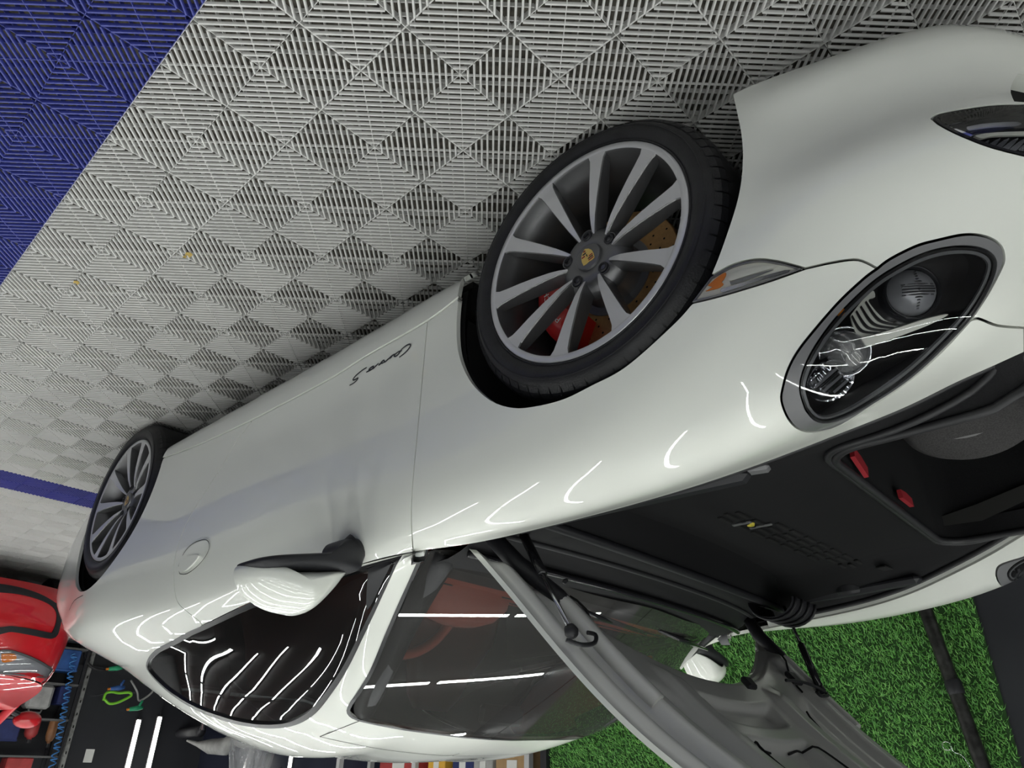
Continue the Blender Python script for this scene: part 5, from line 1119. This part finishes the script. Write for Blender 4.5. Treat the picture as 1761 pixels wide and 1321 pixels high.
crate(ry0+.60, .90, 'item_navy', (.24, .30, .22), 'navy box on the upper shelf of the tool rack')
stand(ry0+.85, .90, 'item_cream', .12, .24, 'cream bottle on the upper shelf beside the navy box')
crate(ry0+.20, .12, 'item_blue', (.28, .30, .24), 'blue box on the bottom shelf of the tool rack')
crate(ry0+.58, .12, 'item_cream', (.28, .30, .20), 'cream box on the bottom shelf of the tool rack')
crate(ry0+.10, .52, 'item_navy', (.24, .12, .20), 'narrow navy box beside the grey canister on the tool rack')
crate(ry0+.35, 1.28, 'item_red', (.24, .26, .2), 'dull red box on the top shelf of the tool rack')
crate(ry0+.70, 1.28, 'item_blue', (.24, .24, .2), 'blue box on the top shelf of the tool rack')
# curly blue air hose hanging down the rack
A = [at_x(u, v, XR+.02) for u, v in ((128, 1125), (118, 1180), (108, 1235), (98, 1285), (86, 1330))]; A = densify(np.array(A), .01); N_ = len(A); ph = np.linspace(0, 2*math.pi*24, N_*6); AA = np.stack([np.interp(np.linspace(0, N_-1, N_*6), np.arange(N_), A[:, q]) for q in range(3)], 1)
AA = AA+np.stack([.025*np.cos(ph), .030*np.sin(ph), .012*np.sin(ph*.5)], 1); b = MB(); b.tube(AA, .0075, 5); tag(b.build('air_hose', mat('hose_blue', (.05, .20, .50), .35), None, smooth=True), 'curly blue air hose hanging in front of the tool rack', 'hose')
P = [at_x(u, v, XB+.3) for u, v in ((178, 1205), (182, 1193), (192, 1190), (205, 1192), (222, 1191), (226, 1196), (214, 1203), (200, 1209), (188, 1210), (180, 1203))]
b = MB(); b.tube(densify(np.array(P), .02), .016, 8); tag(b.build('garden_hose', mat('hose_lime', (.22, .62, .04), .4), None, smooth=True), 'loop of lime green hose hanging on the wall hook', 'hose'); b = MB(); b.tube([P[1], (X0, P[1][1], P[1][2]+.01)], .008, 6); b.build('hook', 'steel', bpy.data.objects['garden_hose'])
P = [at_x(u, v, XB+.2) for u, v in ((150, 1110), (146, 1128), (155, 1145), (175, 1153), (200, 1150), (205, 1135))]
b = MB(); b.tube(densify(np.array(P), .02), .018, 8); tag(b.build('rubber_hose', 'rubber', None, smooth=True), 'thick black hose looped on the back wall beside the steel post', 'hose')
P = [at_x(u, v, XB+.25) for u, v in ((225, 1170), (236, 1190), (240, 1205), (262, 1190), (268, 1170))]
b = MB(); b.tube(densify(np.array(P), .02), .012, 8); tag(b.build('rubber_hose', 'item_grey', None, smooth=True), 'thin grey hose hanging above the upright LED lights', 'hose'); b = MB(); b.tube([P[1], (X0, P[1][1], P[1][2]+.01)], .008, 6); b.build('hook', 'steel', bpy.data.objects['rubber_hose.001'])
for (u, v, m, lab) in ((205, 1183, 'item_blue', 'blue spray gun hanging over the lime green hose'), (237, 1218, 'item_green', 'small green and amber nozzle hanging by the upright LED lights'), (202, 1149, 'item_green', 'green hose fitting at the end of the thick black hose')):
    p = at_x(u, v, XB+.36); b = MB(); b.tube([p+np.array([0, .10, .02]), p, p+np.array([0, -.06, -.01])], [.022, .032, .02], 10); b.tube([p, p+np.array([.02, -.03, -.09])], [.018, .014], 8); o = b.build('spray_nozzle', m, None, smooth=True); tag(o, lab, 'nozzle')
    b = MB(); b.tube([p+np.array([0, .10, .02]), p+np.array([0, .13, .025])], .014, 8); b.build('nozzle_tip', 'amber', o); b = MB(); b.tube([p, (X0, p[1], p[2]+.01)], .006, 6); b.build('hook', 'steel', o)
# stool wrapped in clear film and the grey machine beside it
ps = at_y(430, 1310, -2.75); 
t = thing('wrapped_stool', (ps[0], ps[1], 0), 'stool wrapped in crinkled clear plastic film behind the white roof', 'stool')
b = MB(); b.lathe([(.02, 0), (.26, .0), (.25, .03), (.03, .05), (.03, .95), (.20, 1.0), (.21, 1.03)], (ps[0], ps[1], 0), (0, 0, 1), 24); b.build('stool_frame', 'chrome', t, smooth=True)
b = MB(); b.lathe([(.001, 1.16), (.15, 1.155), (.21, 1.12), (.22, 1.06), (.2, 1.02)], (ps[0], ps[1], 0), (0, 0, 1), 24); b.build('stool_seat', 'item_grey', t, smooth=True)
b = MB(); b.lathe([(.001, 1.55), (.10, 1.52), (.19, 1.40), (.24, 1.2), (.25, 1.05), (.21, .9), (.16, .8)], (ps[0], ps[1], 0), (0, 0, 1), 40); fo = b.build('plastic_film', mat('film', (.75, .77, .8), .12, trans=.6, alpha=.45), t)
for v in fo.data.vertices: v.co.x += random.uniform(-.02, .02); v.co.y += random.uniform(-.02, .02)
pm = at_y(345, 1268, -2.9)
t = thing('floor_machine', (pm[0], pm[1], 0), 'grey machine with a pointed nozzle standing by the navy side wall', 'machine')
b = MB(); b.box((pm[0], pm[1], .35), (.5, .4, .7), bev=.08); b.build('machine_body', 'item_dark', t)
b = MB(); b.tube([(pm[0], pm[1], .68), (pm[0], pm[1], pm[2]-.08)], .03, 10); b.build('machine_post', 'steel', t)
b = MB(); b.tube([at_y(322, 1274, -2.9), at_y(340, 1280, -2.9), at_y(362, 1284, -2.9), at_y(388, 1284, -2.9), at_y(400, 1270, -2.9)], [.012, .03, .085, .10, .06], 14); b.build('nozzle', 'item_grey', t, smooth=True)
b = MB(); b.tube([at_y(275, 1255, -2.95), at_y(310, 1262, -2.95), at_y(345, 1258, -2.95), at_y(350, 1248, -2.95)], [.02, .06, .07, .03], 10); b.build('machine_arm', 'item_dark', t, smooth=True)
# shelf unit with cartons behind the roof
a0 = at_y(600, 1318, Y0+.35); a1 = at_y(925, 1318, Y0+.35); cx = (a0[0]+a1[0])/2; wx = abs(a1[0]-a0[0])
t = thing('shelf_unit', (cx, Y0+.25, 0), 'white-posted shelf unit with cartons behind the white car roof', 'shelf')
mat('post_white', (.6, .6, .6), .4)
for xx in (a0[0], (a0[0]+a1[0])/2-.1, a1[0]):
    for yq in (Y0+.08, Y0+.46): b = MB(); b.box((xx, yq, 1.0), (.05, .05, 2.0)); b.build('shelf_post', 'post_white', t)
for z in (.3, .75, 1.16, 1.62): b = MB(); b.box((cx, Y0+.27, z), (wx+.04, .44, .025)); b.build('shelf_board', 'item_grey', t)
mat('carton', (.42, .27, .13), .8, noise=(6, .15)); mat('yellow_box', (.75, .42, .05), .5)
for (u, m, w_, h, lab) in ((885, 'carton', .36, .32, 'brown cardboard carton on the shelf unit nearest the turf panel'), (835, 'item_grey', .22, .28, 'pale grey box beside the brown carton on the shelf unit'), (800, 'item_navy', .25, .24, 'navy box between the grey and yellow boxes on the shelf unit'), (755, 'yellow_box', .22, .26, 'yellow box on the shelf unit'), (690, 'item_red', .55, .22, 'long red box on the shelf unit')):
    p = at_y(u, 1312, Y0+.42); b = MB(); b.box((p[0], Y0+.30, 1.173+h/2), (w_, .3, h), bev=.006); o = b.build('carton', m); tag(o, lab, 'box')
    b = MB(); b.box((p[0], Y0+.452, 1.173+h*.5), (w_*.3, .004, h*.5)); b.build('carton_print', 'white_print', o)

# dry leaf flakes on the tiles
mat('leaf_dry', (.50, .36, .10), .7)
for k, (u, v, lab) in enumerate(((325, 437, 'larger dry yellow leaf flake on the grey tiles beside the white sill'), (132, 485, 'dry yellow leaf flake on the grey tiles near the blue tile edge'), (318, 441, 'tiny dry leaf crumb beside the larger leaf flake'))):
    p = at_z(u, v, .0012); b = MB(); r_ = (.016, .014, .008)[k]; V = [(p[0]+r_*math.cos(a)*(1 if i % 2 else .6), p[1]+.6*r_*math.sin(a), .0012+.004*(i % 2)) for i, a in enumerate(np.linspace(0, 2*math.pi, 9)[:-1])]
    b.add([(p[0], p[1], .003)]+V, [(0, 1+i, 1+(i+1) % 8) for i in range(8)]); tag(b.build('leaf_flake', 'leaf_dry'), lab, 'leaf')
